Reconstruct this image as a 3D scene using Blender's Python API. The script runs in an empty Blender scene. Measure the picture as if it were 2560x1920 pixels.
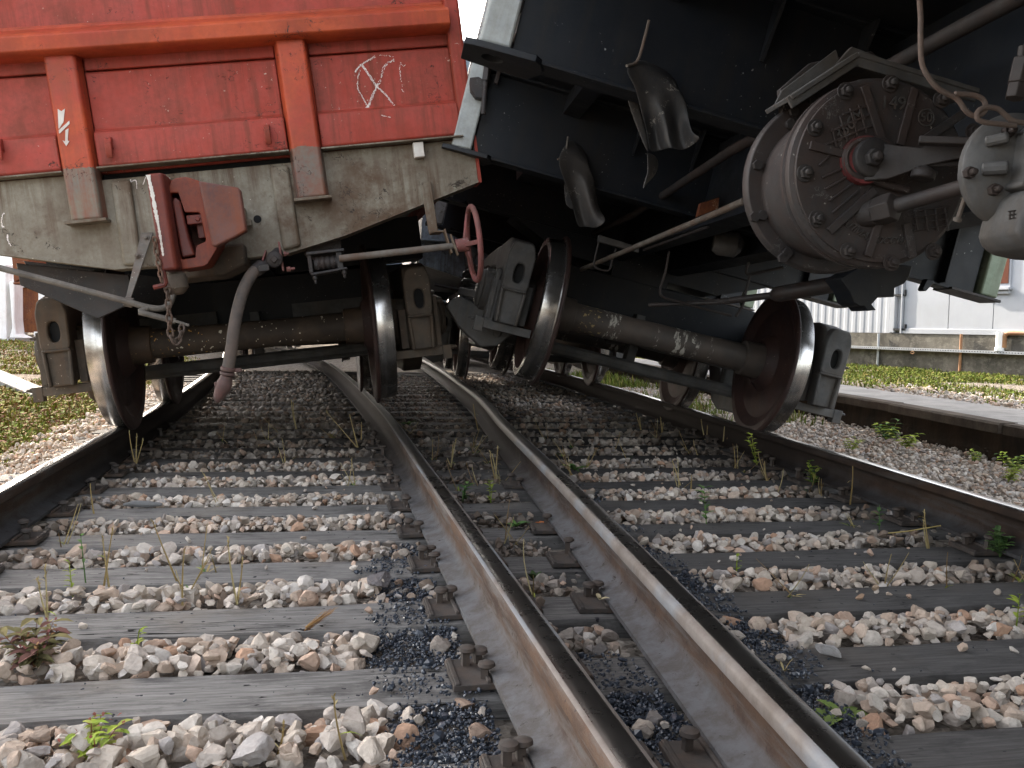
import bpy, bmesh, math, random
import numpy as np
from mathutils import Vector, Matrix, noise
rng = random.Random(7); nr = np.random.default_rng(11)
SC = bpy.context.scene; COL = SC.collection
PI = math.pi
# ------------------------------------------------------------------ camera model
F = 2250.0; CX, CY = 1280.0, 960.0; CAM = np.array([0, 0, .83])
def _axes(pitch, roll):
    p = math.radians(pitch); f = np.array([0, math.cos(p), -math.sin(p)]); u = np.array([0, math.sin(p), math.cos(p)]); r = np.array([1., 0, 0])
    t = math.radians(roll); return r*math.cos(t)+u*math.sin(t), -r*math.sin(t)+u*math.cos(t), f
CR, CU, CF = _axes(3.76, 0.9)
def ray(px, py): return CF + CR*(px-CX)/F - CU*(py-CY)/F
def onplane(px, py, p0, n):
    d = ray(px, py); t = np.dot(np.array(p0)-CAM, n)/np.dot(d, n); return CAM + t*d
def gz(px, py, z=0.0): return Vector(onplane(px, py, (0, 0, z), np.array([0, 0, 1.])))
def aty(px, py, y): return Vector(onplane(px, py, (0, y, 0), np.array([0, 1., 0])))
class Frame:
    def __init__(s, o, yaw, roll):
        a = math.radians(yaw); r = math.radians(roll); s.o = np.array(o, float); s.yaw = yaw; s.roll = roll
        s.ey = np.array([-math.sin(a), math.cos(a), 0]); x = np.array([math.cos(a), math.sin(a), 0]); z = np.array([0, 0, 1.])
        s.ex = x*math.cos(r)+z*math.sin(r); s.ez = -x*math.sin(r)+z*math.cos(r)
    def h(s, px, py, y):
        P = onplane(px, py, s.o+s.ey*y, s.ey)-s.o
        return Vector((np.dot(P, s.ex), y, np.dot(P, s.ez)))
    def w(s, x, y, z): return Vector(s.o+s.ex*x+s.ey*y+s.ez*z)
    def M(s):
        m = Matrix.Identity(4)
        for i in range(3):
            m[i][0] = s.ex[i]; m[i][1] = s.ey[i]; m[i][2] = s.ez[i]; m[i][3] = s.o[i]
        return m
# ------------------------------------------------------------------ mesh builder
class MB:
    def __init__(s): s.v = []; s.f = []; s.m = []
    def add(s, vs, fs, m=0):
        o = len(s.v); s.v += [tuple(v) for v in vs]; s.f += [tuple(i+o for i in f) for f in fs]; s.m += [m]*len(fs); return s
    def box(s, c, d, R=None, m=0):
        c = Vector(c); vs = []
        for i in range(8):
            p = Vector(((i & 1)-.5, ((i >> 1) & 1)-.5, ((i >> 2) & 1)-.5)); p = Vector((p.x*d[0], p.y*d[1], p.z*d[2]))
            vs.append(c+(R @ p if R else p))
        return s.add(vs, [(0, 2, 3, 1), (4, 5, 7, 6), (0, 1, 5, 4), (2, 6, 7, 3), (0, 4, 6, 2), (1, 3, 7, 5)], m)
    def bar(s, a, b, w, h, up=(0, 0, 1), m=0):
        a, b = Vector(a), Vector(b); d = b-a; L = d.length; d.normalize(); u = Vector(up); x = d.cross(u)
        if x.length < 1e-4: x = d.cross(Vector((0, 1, 0)))
        x.normalize(); z = x.cross(d); R = Matrix((x, d, z)).transposed()
        return s.box((a+b)/2, (w, L, h), R, m)
    def prism(s, poly, fn, d0, d1, m=0, seg=1):
        n = len(poly); vs = []
        for k in range(seg+1):
            d = d0+(d1-d0)*k/seg; vs += [fn(a, b, d) for a, b in poly]
        fs = [tuple(range(n)), tuple(range(n*seg+n-1, n*seg-1, -1))]
        for k in range(seg):
            for i in range(n):
                j = (i+1) % n; fs.append((k*n+i, k*n+j, k*n+n+j, k*n+n+i))
        return s.add(vs, fs, m)
    def ring(s, outer, inner, fn, d0, d1, m=0, mi=None, floor=None):
        n = len(outer); vs = [fn(a, b, d0) for a, b in outer]+[fn(a, b, d0) for a, b in inner]+[fn(a, b, d1) for a, b in outer]+[fn(a, b, d1) for a, b in inner]
        fs = []; 
        for i in range(n):
            j = (i+1) % n
            fs += [(i, j, n+j, n+i), (2*n+i, 3*n+i, 3*n+j, 2*n+j), (i, 2*n+i, 2*n+j, j), (n+i, n+j, 3*n+j, 3*n+i)]
        return s.add(vs, fs, m)
    def tube(s, pts, r, n=10, m=0, cap=True, closed=False):
        pts = [Vector(p) for p in pts]; N = len(pts); rs = r if isinstance(r, (list, tuple)) else [r]*N
        T = []
        for i in range(N):
            if closed: t = pts[(i+1) % N]-pts[i-1]
            else: t = pts[min(i+1, N-1)]-pts[max(i-1, 0)]
            T.append(t.normalized())
        x = T[0].cross(Vector((0, 0, 1)))
        if x.length < .05: x = T[0].cross(Vector((0, 1, 0)))
        x.normalize(); vs = []
        for i in range(N):
            x = x-T[i]*x.dot(T[i]); x.normalize(); y = T[i].cross(x)
            for k in range(n):
                a = 2*PI*k/n; vs.append(pts[i]+(x*math.cos(a)+y*math.sin(a))*rs[i])
        fs = []
        for i in range(N if closed else N-1):
            j = (i+1) % N
            for k in range(n):
                l = (k+1) % n; fs.append((i*n+k, i*n+l, j*n+l, j*n+k))
        if cap and not closed: fs += [tuple(range(n-1, -1, -1)), tuple(range((N-1)*n, N*n))]
        return s.add(vs, fs, m)
    def lathe(s, prof, o, ax, n=48, mats=None, m=0):
        o = Vector(o); ax = Vector(ax).normalized(); u = ax.cross(Vector((0, 0, 1)))
        if u.length < .05: u = ax.cross(Vector((0, 1, 0)))
        u.normalize(); w = ax.cross(u); vs = []
        for a, r in prof:
            for k in range(n):
                t = 2*PI*k/n; vs.append(o+ax*a+(u*math.cos(t)+w*math.sin(t))*r)
        for i in range(len(prof)-1):
            fs = [(i*n+k, i*n+(k+1) % n, (i+1)*n+(k+1) % n, (i+1)*n+k) for k in range(n)]
            if i == 0: base = len(s.v); s.v += [tuple(v) for v in vs]
            s.f += [tuple(q+base for q in f) for f in fs]; s.m += [mats[i] if mats else m]*n
        for i, rev in ((0, 1), (len(prof)-1, 0)):
            if prof[i][1] > 1e-6:
                f = tuple(base+i*n+k for k in range(n)); s.f.append(f[::-1] if rev else f); s.m.append((mats[min(i, len(mats)-1)]) if mats else m)
        return s
    def hexbolt(s, c, ax, r=.014, h=.012, m=0, stud=True):
        s.lathe([(0, r), (h, r*.96), (h, r*.5)], c, ax, 6, m=m)
        if stud: s.lathe([(h*.8, r*.52), (h*1.9, r*.5), (h*2.0, r*.3)], c, ax, 10, m=m)
        return s
    def build(s, name, mats, parent=None, bevel=0, smooth=35, sub=0, seg=2):
        me = bpy.data.meshes.new(name); me.from_pydata(s.v, [], s.f)
        for q in (mats if isinstance(mats, (list, tuple)) else [mats]): me.materials.append(q)
        me.polygons.foreach_set('material_index', s.m)
        bm = bmesh.new(); bm.from_mesh(me); bmesh.ops.recalc_face_normals(bm, faces=bm.faces); bm.to_mesh(me); bm.free()
        if smooth: me.shade_smooth(); me.set_sharp_from_angle(angle=math.radians(smooth))
        else: me.shade_flat()
        o = bpy.data.objects.new(name, me); COL.objects.link(o)
        if parent: o.parent = parent
        if bevel:
            b = o.modifiers.new('bevel', 'BEVEL'); b.width = bevel; b.segments = seg; b.limit_method = 'ANGLE'; b.angle_limit = math.radians(40)
        return o
XZ = lambda a, b, d: (a, d, b)
YZ = lambda a, b, d: (d, a, b)
def tag(o, label=None, cat=None, group=None, kind=None):
    if label: o['label'] = label
    if cat: o['category'] = cat
    if group: o['group'] = group
    if kind: o['kind'] = kind
    return o
def empty(name, M=None, loc=None):
    o = bpy.data.objects.new(name, None); COL.objects.link(o)
    if M is not None: o.matrix_world = M
    if loc is not None: o.location = loc
    return o
def kids(o): return [c for c in bpy.data.objects if c.parent == o]
def copy_tree(o, parent=None):
    c = o.copy(); COL.objects.link(c); c.parent = parent
    for k in kids(o): copy_tree(k, c)
    return c
def ellipse(c, a, b, n=32, p=2.0):
    out = []
    for k in range(n):
        t = 2*PI*k/n; q = (abs(math.cos(t))**p+abs(math.sin(t))**p)**(-1/p)
        out.append((c[0]+a*q*math.cos(t), c[1]+b*q*math.sin(t)))
    return out
def radial(poly, c, n=32):          # resample a star-shaped polygon by angle round c
    out = []; P = [(x-c[0], y-c[1]) for x, y in poly]
    for k in range(n):
        t = 2*PI*k/n; d = (math.cos(t), math.sin(t)); best = 0
        for i in range(len(P)):
            (x1, y1), (x2, y2) = P[i], P[(i+1) % len(P)]
            ex, ey = x2-x1, y2-y1; den = d[0]*ey-d[1]*ex
            if abs(den) < 1e-12: continue
            s = (x1*ey-y1*ex)/den; q = (x1*d[1]-y1*d[0])/den
            if s > 0 and -1e-9 <= q <= 1+1e-9: best = max(best, s)
        out.append((c[0]+d[0]*best, c[1]+d[1]*best))
    return out
def crom(pts, per=6, closed=False):
    pts = [Vector(p) for p in pts]; n = len(pts); out = []
    for i in range(n if closed else n-1):
        p0 = pts[(i-1) % n] if closed or i > 0 else pts[0]*2-pts[1]
        p1, p2 = pts[i], pts[(i+1) % n]
        p3 = pts[(i+2) % n] if closed or i+2 < n else pts[-1]*2-pts[-2]
        for k in range(per):
            t = k/per
            out.append(.5*((2*p1)+(p2-p0)*t+(2*p0-5*p1+4*p2-p3)*t*t+(3*p1-p0-3*p2+p3)*t**3))
    if not closed: out.append(pts[-1])
    return out
# ------------------------------------------------------------------ materials
class NT:
    def __init__(s, name):
        s.mat = bpy.data.materials.new(name); s.mat.use_nodes = True; s.t = s.mat.node_tree; s.t.nodes.clear()
        s.out = s.n('ShaderNodeOutputMaterial'); s.b = s.n('ShaderNodeBsdfPrincipled'); s.l(s.b.outputs[0], s.out.inputs[0])
        s.co = s.n('ShaderNodeTexCoord').outputs['Object']
    def n(s, ty, **k):
        x = s.t.nodes.new(ty)
        for a, b in k.items(): setattr(x, a, b)
        return x
    def l(s, a, b): s.t.links.new(a, b)
    def set(s, sock, v):
        if hasattr(v, 'is_linked') or isinstance(v, bpy.types.NodeSocket): s.l(v, sock)
        else:
            if isinstance(v, (tuple, list)) and len(v) == 3 and sock.type == 'RGBA': v = (*v, 1)
            sock.default_value = v
    def map(s, sc=(1, 1, 1), co=None, rot=(0, 0, 0)):
        m = s.n('ShaderNodeMapping'); s.l(co or s.co, m.inputs[0]); m.inputs['Scale'].default_value = sc; m.inputs['Rotation'].default_value = rot; return m.outputs[0]
    def noise(s, scale, detail=6, co=None, rough=.6, dist=0.0):
        x = s.n('ShaderNodeTexNoise'); s.l(co or s.co, x.inputs['Vector']); x.inputs['Scale'].default_value = scale; x.inputs['Detail'].default_value = detail
        x.inputs['Roughness'].default_value = rough; x.inputs['Distortion'].default_value = dist; return x.outputs['Fac']
    def voro(s, scale, co=None, feat='F1', out='Distance'):
        x = s.n('ShaderNodeTexVoronoi', feature=feat); s.l(co or s.co, x.inputs['Vector']); x.inputs['Scale'].default_value = scale; return x.outputs[out]
    def ramp(s, fac, a, b, ca=(0, 0, 0), cb=(1, 1, 1)):
        r = s.n('ShaderNodeValToRGB'); s.l(fac, r.inputs[0]); e = r.color_ramp.elements; e[0].position = a; e[1].position = b
        e[0].color = (*ca, 1); e[1].color = (*cb, 1); return r.outputs[0]
    def mix(s, fac, a, b, mode='MIX'):
        x = s.n('ShaderNodeMix', data_type='RGBA', blend_type=mode); s.set(x.inputs['Factor'], fac); s.set(x.inputs[6], a); s.set(x.inputs[7], b); return x.outputs[2]
    def math(s, op, a, b=0.0, clamp=False):
        x = s.n('ShaderNodeMath', operation=op, use_clamp=clamp); s.set(x.inputs[0], a); s.set(x.inputs[1], b); return x.outputs[0]
    def sep(s, v=None):
        x = s.n('ShaderNodeSeparateXYZ'); s.l(v or s.co, x.inputs[0]); return x.outputs
    def bump(s, h, st=.3, d=.01, prev=None):
        b = s.n('ShaderNodeBump'); s.l(h, b.inputs['Height']); b.inputs['Strength'].default_value = st; b.inputs['Distance'].default_value = d
        if prev: s.l(prev, b.inputs['Normal'])
        return b.outputs[0]
    def done(s, col, rough=.7, metal=0.0, nrm=None, spec=None):
        s.set(s.b.inputs['Base Color'], col); s.set(s.b.inputs['Roughness'], rough); s.set(s.b.inputs['Metallic'], metal)
        if nrm: s.l(nrm, s.b.inputs['Normal'])
        if spec is not None: s.b.inputs['Specular IOR Level'].default_value = spec
        return s.mat
def weathered(name, A, B, stain, stain_amt=.5, chip=None, chip_t=.66, speck=None, rough=.6, metal=0.0, bump=.25, scale=3.0, streak=True, dust=None, seed=0.0, chip_scale=7.0, split=None, spec=.28):
    t = NT(name); v = t.map((1, 1, 1)); m = t.n('ShaderNodeMapping'); t.l(t.co, m.inputs[0]); m.inputs['Location'].default_value = (seed, seed*1.7, seed*.6); v = m.outputs[0]
    n1 = t.noise(scale, 8, v, .66); col = t.mix(t.ramp(n1, .40, .60), A, B)
    if split:       # second paint colour below a ragged line at local height z0
        z0, A2, B2 = split; zz = t.math('ADD', t.sep()[2], t.math('MULTIPLY', t.noise(14, 4, v), .05))
        col = t.mix(t.ramp(zz, .0, 1.0) if False else t.math('LESS_THAN', zz, z0+.025), col, t.mix(t.ramp(n1, .35, .68), A2, B2))
    if streak:
        sv = t.map((14, 14, .8), v); st = t.math('MULTIPLY', t.ramp(t.noise(1.3, 6, sv, .7), .45, .62), t.ramp(t.noise(1.6, 3, v), .35, .55))
        col = t.mix(t.math('MULTIPLY', st, stain_amt), col, stain)
    bl = t.ramp(t.noise(2.2, 9, v, .72), .49, .62); col = t.mix(t.math('MULTIPLY', bl, stain_amt), col, stain)
    h = n1
    if chip:
        cm = t.ramp(t.noise(chip_scale, 12, v, .74, .6), chip_t-.015, chip_t+.005); col = t.mix(cm, col, chip); h = t.math('SUBTRACT', h, t.math('MULTIPLY', cm, .8))
        ln = t.math('LESS_THAN', t.math('ABSOLUTE', t.math('SUBTRACT', t.noise(chip_scale*1.6, 5, v, .6, .8), .5)), .0075); ln = t.math('MULTIPLY', ln, t.ramp(t.noise(chip_scale*.5, 6, v, .7), .56, .58)); col = t.mix(ln, col, chip); h = t.math('SUBTRACT', h, ln)
        fn = t.ramp(t.noise(38, 10, v, .75), .42, .66); col = t.mix(t.math('MULTIPLY', fn, .35), col, stain)
    if dust:
        g = t.n('ShaderNodeNewGeometry'); nz = t.sep(g.outputs['Normal'])[2]; col = t.mix(t.math('MULTIPLY', t.ramp(nz, .3, .95), t.ramp(t.noise(7, 6, v), .3, .7)), col, dust)
    if speck:
        sp = t.math('MULTIPLY', t.ramp(t.noise(70, 3, v, .5), .705, .72), t.ramp(t.noise(3.1, 4, v), .48, .60)); col = t.mix(sp, col, speck)
    f = t.noise(90, 4, v, .7); nrm = t.bump(f, bump*.5, .002); nrm = t.bump(h, bump, .01, nrm)
    rr = t.math('ADD', t.math('MULTIPLY', t.noise(11, 5, v), .3), rough-.15)
    return t.done(col, rr, metal, nrm, spec)
RED = ((.44, .062, .036), (.33, .030, .026)); GREY = ((.265, .242, .190), (.150, .122, .090)); GRIME = (.045, .030, .022)
M = {}
M['red'] = weathered('red_paint', (.33, .044, .026), (.40, .068, .052), (.16, .036, .018), .72, (.045, .024, .018), .66, (.5, .40, .33), .6, bump=.4, scale=2.2)
M['orange_red'] = weathered('orange_red_paint', (.45, .078, .026), (.37, .050, .026), (.22, .042, .016), .6, (.06, .028, .02), .69, None, .55, bump=.3, scale=3.2, seed=3.1)
M['stanchion'] = weathered('stanchion_paint', (.46, .076, .026), (.38, .050, .028), (.22, .050, .022), .6, (.06, .03, .02), .69, None, .5, bump=.3, scale=3.4, seed=5.3, split=(1.43, (.20, .175, .13), (.135, .125, .11)))
M['grey'] = weathered('grey_paint', GREY[0], GREY[1], (.098, .058, .034), .95, (.036, .028, .022), .655, (.62, .55, .45), .6, bump=.4, scale=2.0, seed=1.2)
M['coupler'] = weathered('coupler_red', (.105, .028, .023), (.072, .028, .026), (.20, .034, .015), .45, (.04, .025, .022), .66, None, .5, bump=.35, scale=5, seed=2.2)
M['coupler_rust'] = weathered('coupler_rust', (.130, .068, .060), (.090, .044, .040), (.22, .055, .018), .35, (.24, .18, .17), .70, None, .55, bump=.35, scale=6, seed=4.2, chip_scale=14)
M['coupler_orange'] = weathered('coupler_orange', (.155, .028, .015), (.085, .025, .020), (.26, .050, .016), .5, (.05, .03, .025), .66, None, .5, bump=.3, scale=5, seed=6.2)
M['white'] = weathered('white_mark', (.72, .69, .63), (.60, .55, .50), (.4, .3, .25), .4, None, rough=.7, bump=.1)
M['hole'] = NT('hollow_shade').done((.006, .006, .006), .9); M['chalk'] = NT('chalk'); _t = M['chalk']; M['chalk'] = _t.done((.78, .70, .66), .9)  # flat black for shade painted into hollows and gaps
M['under'] = weathered('black_underframe', (.0060, .0085, .0130), (.0100, .0118, .0155), (.016, .0145, .013), .5, None, speck=(.22, .22, .22), rough=.5, bump=.2, scale=4, dust=None, seed=7.7)
M['cast'] = weathered('cast_iron_grime', (.040, .037, .036), (.023, .0225, .0235), (.044, .028, .023), .6, (.11, .105, .10), .70, (.3, .28, .25), .5, bump=.35, scale=6, seed=8.8, chip_scale=22)
M['bogie'] = weathered('bogie_grime', (.088, .070, .053), (.054, .044, .035), (.105, .065, .040), .5, None, speck=(.5, .42, .32), rough=.75, bump=.45, scale=7, seed=9.1)
M['bogie_dark'] = weathered('bogie_dark', (.090, .088, .086), (.050, .050, .051), (.075, .060, .046), .5, None, speck=None, rough=.6, bump=.4, scale=7, seed=9.9)
M['axle'] = weathered('axle_brown', (.066, .045, .032), (.038, .028, .021), (.085, .048, .028), .5, None, speck=(.45, .30, .12), rough=.6, bump=.3, scale=6, seed=2.9)
M['wheel'] = weathered('wheel_face', (.040, .019, .015), (.024, .013, .012), (.018, .012, .011), .5, None, speck=(.2, .16, .14), rough=.6, bump=.3, scale=5, seed=4.9)
M['wheel_outer'] = weathered('wheel_outer_face', (.105, .060, .050), (.070, .042, .036), (.05, .03, .026), .5, None, rough=.7, bump=.3, scale=6, seed=4.4)
M['post_grey'] = weathered('pale_grey_post', (.42, .44, .43), (.33, .35, .35), (.20, .19, .15), .4, (.10, .08, .06), .70, None, .6, bump=.15, scale=5, seed=6.6)
M['post_green'] = weathered('pale_green_post', (.30, .36, .27), (.24, .30, .22), (.12, .12, .08), .5, (.10, .07, .05), .68, None, .6, bump=.15, scale=6, seed=6.9)
M['blue_grey'] = weathered('blue_grey_paint', (.30, .38, .43), (.20, .26, .31), (.09, .09, .09), .8, (.03, .03, .03), .60, None, .6, bump=.3, scale=5, seed=1.9)
M['rod'] = weathered('rod_steel', (.150, .132, .112), (.095, .082, .070), (.12, .065, .04), .5, None, speck=(.5, .45, .38), rough=.6, bump=.4, scale=12, seed=1.4)
M['dark_rod'] = weathered('dark_rod', (.034, .030, .028), (.020, .018, .018), (.034, .022, .018), .5, None, rough=.6, bump=.3, scale=12, seed=2.4)
M['pink_red'] = weathered('faded_red_wheel', (.27, .085, .080), (.19, .068, .064), (.12, .07, .055), .6, (.26, .22, .19), .62, (.6, .5, .45), .6, bump=.4, scale=12, seed=3.4, chip_scale=20)
M['rubber'] = weathered('hose_rubber', (.105, .085, .075), (.070, .062, .058), (.13, .09, .07), .5, None, rough=.75, bump=.3, scale=14, seed=5.4)
M['chain'] = weathered('rust_chain', (.105, .072, .055), (.065, .048, .038), (.15, .07, .04), .5, None, rough=.7, bump=.4, scale=40, seed=5.9)
M['wire'] = weathered('rust_wire', (.115, .078, .062), (.085, .062, .052), (.13, .11, .095), .5, None, rough=.7, bump=.4, scale=40, seed=6.9)
M['strip'] = weathered('scorched_strip', (.022, .023, .025), (.038, .038, .038), (.050, .042, .036), .6, (.26, .24, .21), .69, None, .55, .2, bump=.4, scale=7, seed=6.1, chip_scale=16)
M['rust_plate'] = weathered('rust_plate', (.13, .040, .018), (.08, .024, .014), (.20, .07, .02), .6, (.3, .22, .15), .66, None, .75, bump=.3, scale=3, seed=6.1)
M['white_wall'] = weathered('white_concrete', (.86, .85, .83), (.80, .79, .77), (.6, .52, .45), .3, None, rough=.8, bump=.2, scale=3)
M['panel'] = weathered('white_panel', (.33, .345, .375), (.305, .32, .35), (.30, .31, .32), .3, None, rough=.5, bump=.05, scale=1.5)
M['pane'] = NT('window_pane').done((.12, .05, .035), .15)
M['zinc'] = weathered('zinc', (.42, .44, .47), (.36, .38, .41), (.3, .3, .3), .3, None, rough=.4, metal=.4, bump=.05, scale=3)
M['pipe_rust'] = weathered('pipe_rust', (.33, .17, .08), (.24, .11, .06), (.3, .2, .12), .5, None, rough=.7, bump=.2, scale=6)
def m_tread():
    t = NT('worn_tread'); sv = t.map((60, 1.5, 1.5)); n = t.noise(2.0, 5, sv); c = t.mix(t.ramp(n, .3, .7), (.38, .37, .36), (.58, .56, .54)); c = t.mix(t.ramp(t.noise(5, 6), .48, .66), c, (.20, .175, .15))
    return t.done(c, t.math('ADD', t.math('MULTIPLY', t.noise(8, 5), .22), .14), .95, t.bump(t.noise(30, 3, t.map((30, 1, 1))), .06, .002))
M['tread'] = m_tread()
def m_railside(name, k):
    t = NT(name); n = t.noise(5, 9, None, .68); z = t.sep()[2]; lng = t.noise(4, 8, t.map((2.5, .5, 6)), .7)
    A, B, Cc, D = [tuple(x*k for x in q) for q in ((.105, .066, .046), (.066, .046, .037), (.115, .100, .090), (.118, .118, .122))]
    c = t.mix(t.ramp(n, .40, .60), A, B); c = t.mix(t.ramp(lng, .48, .62), c, Cc)
    ft = t.math('SUBTRACT', 1.0, t.ramp(t.math('ADD', t.math('MULTIPLY', z, 10), t.math('MULTIPLY', t.math('SUBTRACT', n, .5), 1.0)), .42, .80)); c = t.mix(t.math('MULTIPLY', ft, .9), c, t.mix(t.ramp(t.noise(14, 9, None, .72), .42, .60), D, tuple(x*k for x in (.085, .078, .074))))
    c = t.mix(t.ramp(t.noise(26, 10, None, .75), .60, .64), c, tuple(x*k for x in (.045, .034, .030)))
    g = t.n('ShaderNodeNewGeometry'); yy = t.sep(g.outputs['Position'])[1]; c = t.mix(t.math('MULTIPLY', t.ramp(t.math('ADD', t.math('DIVIDE', yy, 10), t.math('MULTIPLY', t.math('SUBTRACT', n, .5), .25)), .36, .54), .95), c, (.018, .013, .011))  # oily far stretch, darkened further to stand for shade under the wagons
    return t.done(c, .85, 0, t.bump(t.noise(110, 6, None, .75), .5, .003, t.bump(n, .08, .006)), .10)
M['rail'] = m_railside('rail_rust', 1.0); M['rail_dark'] = m_railside('rail_rust_dark', .42)
M['plate'] = weathered('tie_plate_rust', (.060, .050, .044), (.040, .034, .030), (.085, .055, .038), .6, None, rough=.75, bump=.5, scale=14)
def m_railtop(name, r0, a, b, far=0.0):
    t = NT(name); c = t.mix(t.ramp(t.noise(3, 8), .4, .65), a, b); g = t.n('ShaderNodeNewGeometry'); k = t.math('MULTIPLY', t.ramp(t.math('DIVIDE', t.sep(g.outputs['Position'])[1], 10), .38, .56), far); c = t.mix(k, c, (.020, .016, .013)); return t.done(c, t.math('ADD', t.math('ADD', t.math('MULTIPLY', t.noise(14, 6), .16), r0), t.math('MULTIPLY', k, .45)), .92, t.bump(t.noise(9, 3), .03, .003))  # far darkens the colour in place of the wagons' dark reflection
M['railtop'] = m_railtop('rail_running_band', .12, (.42, .41, .40), (.30, .28, .26)); M['railtop_dull'] = m_railtop('rail_dull_band', .20, (.115, .108, .102), (.075, .066, .060), .95)
def m_railedge():
    t = NT('rail_head_edge'); c = t.mix(t.ramp(t.noise(6, 9, None, .7), .40, .60), (.150, .128, .114), (.095, .074, .062)); c = t.mix(t.ramp(t.noise(2.5, 6), .50, .62), c, (.15, .155, .165)); g = t.n('ShaderNodeNewGeometry'); c = t.mix(t.math('MULTIPLY', t.ramp(t.math('DIVIDE', t.sep(g.outputs['Position'])[1], 10), .40, .58), .9), c, (.020, .015, .012)); return t.done(c, .6, .0, t.bump(t.noise(80, 4), .25, .003))  # head edge painted darker far off for the shade under the wagons
M['railedge'] = m_railedge()
def m_timber():
    t = NT('old_timber'); oi = t.n('ShaderNodeObjectInfo'); ad = t.n('ShaderNodeVectorMath', operation='ADD'); t.l(t.co, ad.inputs[0])
    cx = t.n('ShaderNodeCombineXYZ'); t.l(t.math('MULTIPLY', oi.outputs['Random'], 37), cx.inputs[0]); t.l(t.math('MULTIPLY', oi.outputs['Random'], 11), cx.inputs[1]); t.l(cx.outputs[0], ad.inputs[1]); gv = ad.outputs[0]
    g = t.n('ShaderNodeNewGeometry'); pos = g.outputs['Position']
    gr = t.noise(1.0, 12, t.map((5, 95, 60), gv), .72, .25); c = t.mix(t.ramp(gr, .36, .64), (.108, .100, .094), (.250, .236, .220))
    blot = t.noise(7, 10, t.map((.6, 1.4, 1), gv), .72); c = t.mix(t.math('MULTIPLY', t.ramp(blot, .50, .62), .75), c, (.080, .074, .070)); c = t.mix(t.math('MULTIPLY', t.ramp(t.noise(2.2, 6, gv), .55, .66), .4), c, (.22, .185, .150))
    cn = t.noise(1.0, 3, t.map((.55, 9, 9), gv), .5, .15); ck = t.math('LESS_THAN', t.math('ABSOLUTE', t.math('SUBTRACT', cn, .5)), t.math('MULTIPLY', t.ramp(t.noise(1.3, 4, t.map((1, .4, .4), gv)), .50, .66), .011)); c = t.mix(ck, c, (.012, .011, .010))
    kn = t.ramp(t.noise(1.0, 3, t.map((11, 30, 30), gv), .5), .69, .71); c = t.mix(kn, c, (.018, .016, .016))
    pn = t.noise(2.4, 9, pos, .7); c = t.mix(t.math('MULTIPLY', t.ramp(t.noise(34, 2, pos, .5), .70, .715), t.ramp(pn, .42, .5)), c, (.02, .02, .026))
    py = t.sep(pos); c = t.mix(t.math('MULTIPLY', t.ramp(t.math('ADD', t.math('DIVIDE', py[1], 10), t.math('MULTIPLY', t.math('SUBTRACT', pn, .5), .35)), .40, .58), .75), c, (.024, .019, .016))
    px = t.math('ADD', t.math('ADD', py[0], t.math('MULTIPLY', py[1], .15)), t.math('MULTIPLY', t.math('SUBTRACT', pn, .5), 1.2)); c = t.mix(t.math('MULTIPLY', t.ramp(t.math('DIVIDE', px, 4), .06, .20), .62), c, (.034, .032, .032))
    h = t.math('SUBTRACT', gr, t.math('MULTIPLY', ck, 2.0)); h = t.math('SUBTRACT', h, t.math('MULTIPLY', kn, .8)); return t.done(c, .95, 0, t.bump(h, .55, .006, t.bump(blot, .5, .012)), .12)
M['timber'] = m_timber()
def m_attr(name, rough, bumpst=.5, bscale=60, boost=None, spec=None):
    t = NT(name); a = t.n('ShaderNodeAttribute', attribute_name='col'); n = t.noise(bscale, 6, None, .7)
    c = t.mix(t.ramp(n, .25, .75), a.outputs['Color'], t.mix(.5, a.outputs['Color'], (.12, .085, .06)))
    if boost: c = t.mix(t.ramp(n, .55, .75), c, boost)
    return t.done(c, rough, 0, t.bump(n, bumpst, .006), spec)
M['stone'] = m_attr('ballast_stone', .95, .55, 55, None, .12)
M['coal'] = NT('coal_grit').done((.030, .036, .048), .30)
M['leaf'] = m_attr('leaf_blade', .9, .1, 30, None, .04)
def m_ground():
    t = NT('yard_ground'); g = t.n('ShaderNodeNewGeometry'); p = g.outputs['Position']
    n = t.noise(9, 10, p, .7); c = t.mix(t.ramp(n, .3, .7), (.055, .045, .038), (.12, .10, .082)); vo = t.sep(t.voro(38, p, out='Color'))[0]; c = t.mix(.6, c, t.ramp(vo, .0, 1.0, (.035, .030, .026), (.22, .195, .165)))
    a = t.n('ShaderNodeAttribute', attribute_name='col'); c = t.mix(1.0, c, t.mix(1.0, a.outputs['Color'], (1, 1, 1)), 'MULTIPLY')
    c = t.mix(1.0, c, (1.6, 1.6, 1.6), 'MULTIPLY'); return t.done(c, 1.0, 0, t.bump(t.voro(40, p), .8, .02, t.bump(n, .5, .02)), .0)
M['ground'] = m_ground()
def m_concrete(name, a, b, stain, st=.55, vs=(3, 3, .6), rough=.9, pale=None):
    t = NT(name); g = t.n('ShaderNodeNewGeometry'); p = g.outputs['Position']; n = t.noise(3, 10, p, .7); c = t.mix(t.ramp(n, .35, .65), a, b)
    s = t.ramp(t.noise(1.2, 8, t.map(vs, p), .7), .42, .66); c = t.mix(t.math('MULTIPLY', s, st), c, stain)
    if pale: c = t.mix(t.math('MULTIPLY', t.ramp(t.noise(5, 12, t.map((1, 1, 1.6), p), .8), .50, .60), .7), c, pale)
    return t.done(c, rough, 0, t.bump(t.noise(40, 8, p, .7), .4, .01, t.bump(n, .4, .02)), .08)
M['platform'] = m_concrete('platform_top', (.30, .28, .26), (.22, .21, .20), (.12, .11, .10), .5)
M['platform_face'] = m_concrete('platform_face', (.030, .022, .017), (.058, .037, .023), (.010, .009, .008), .8, (2.2, 2.2, .5))
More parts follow.
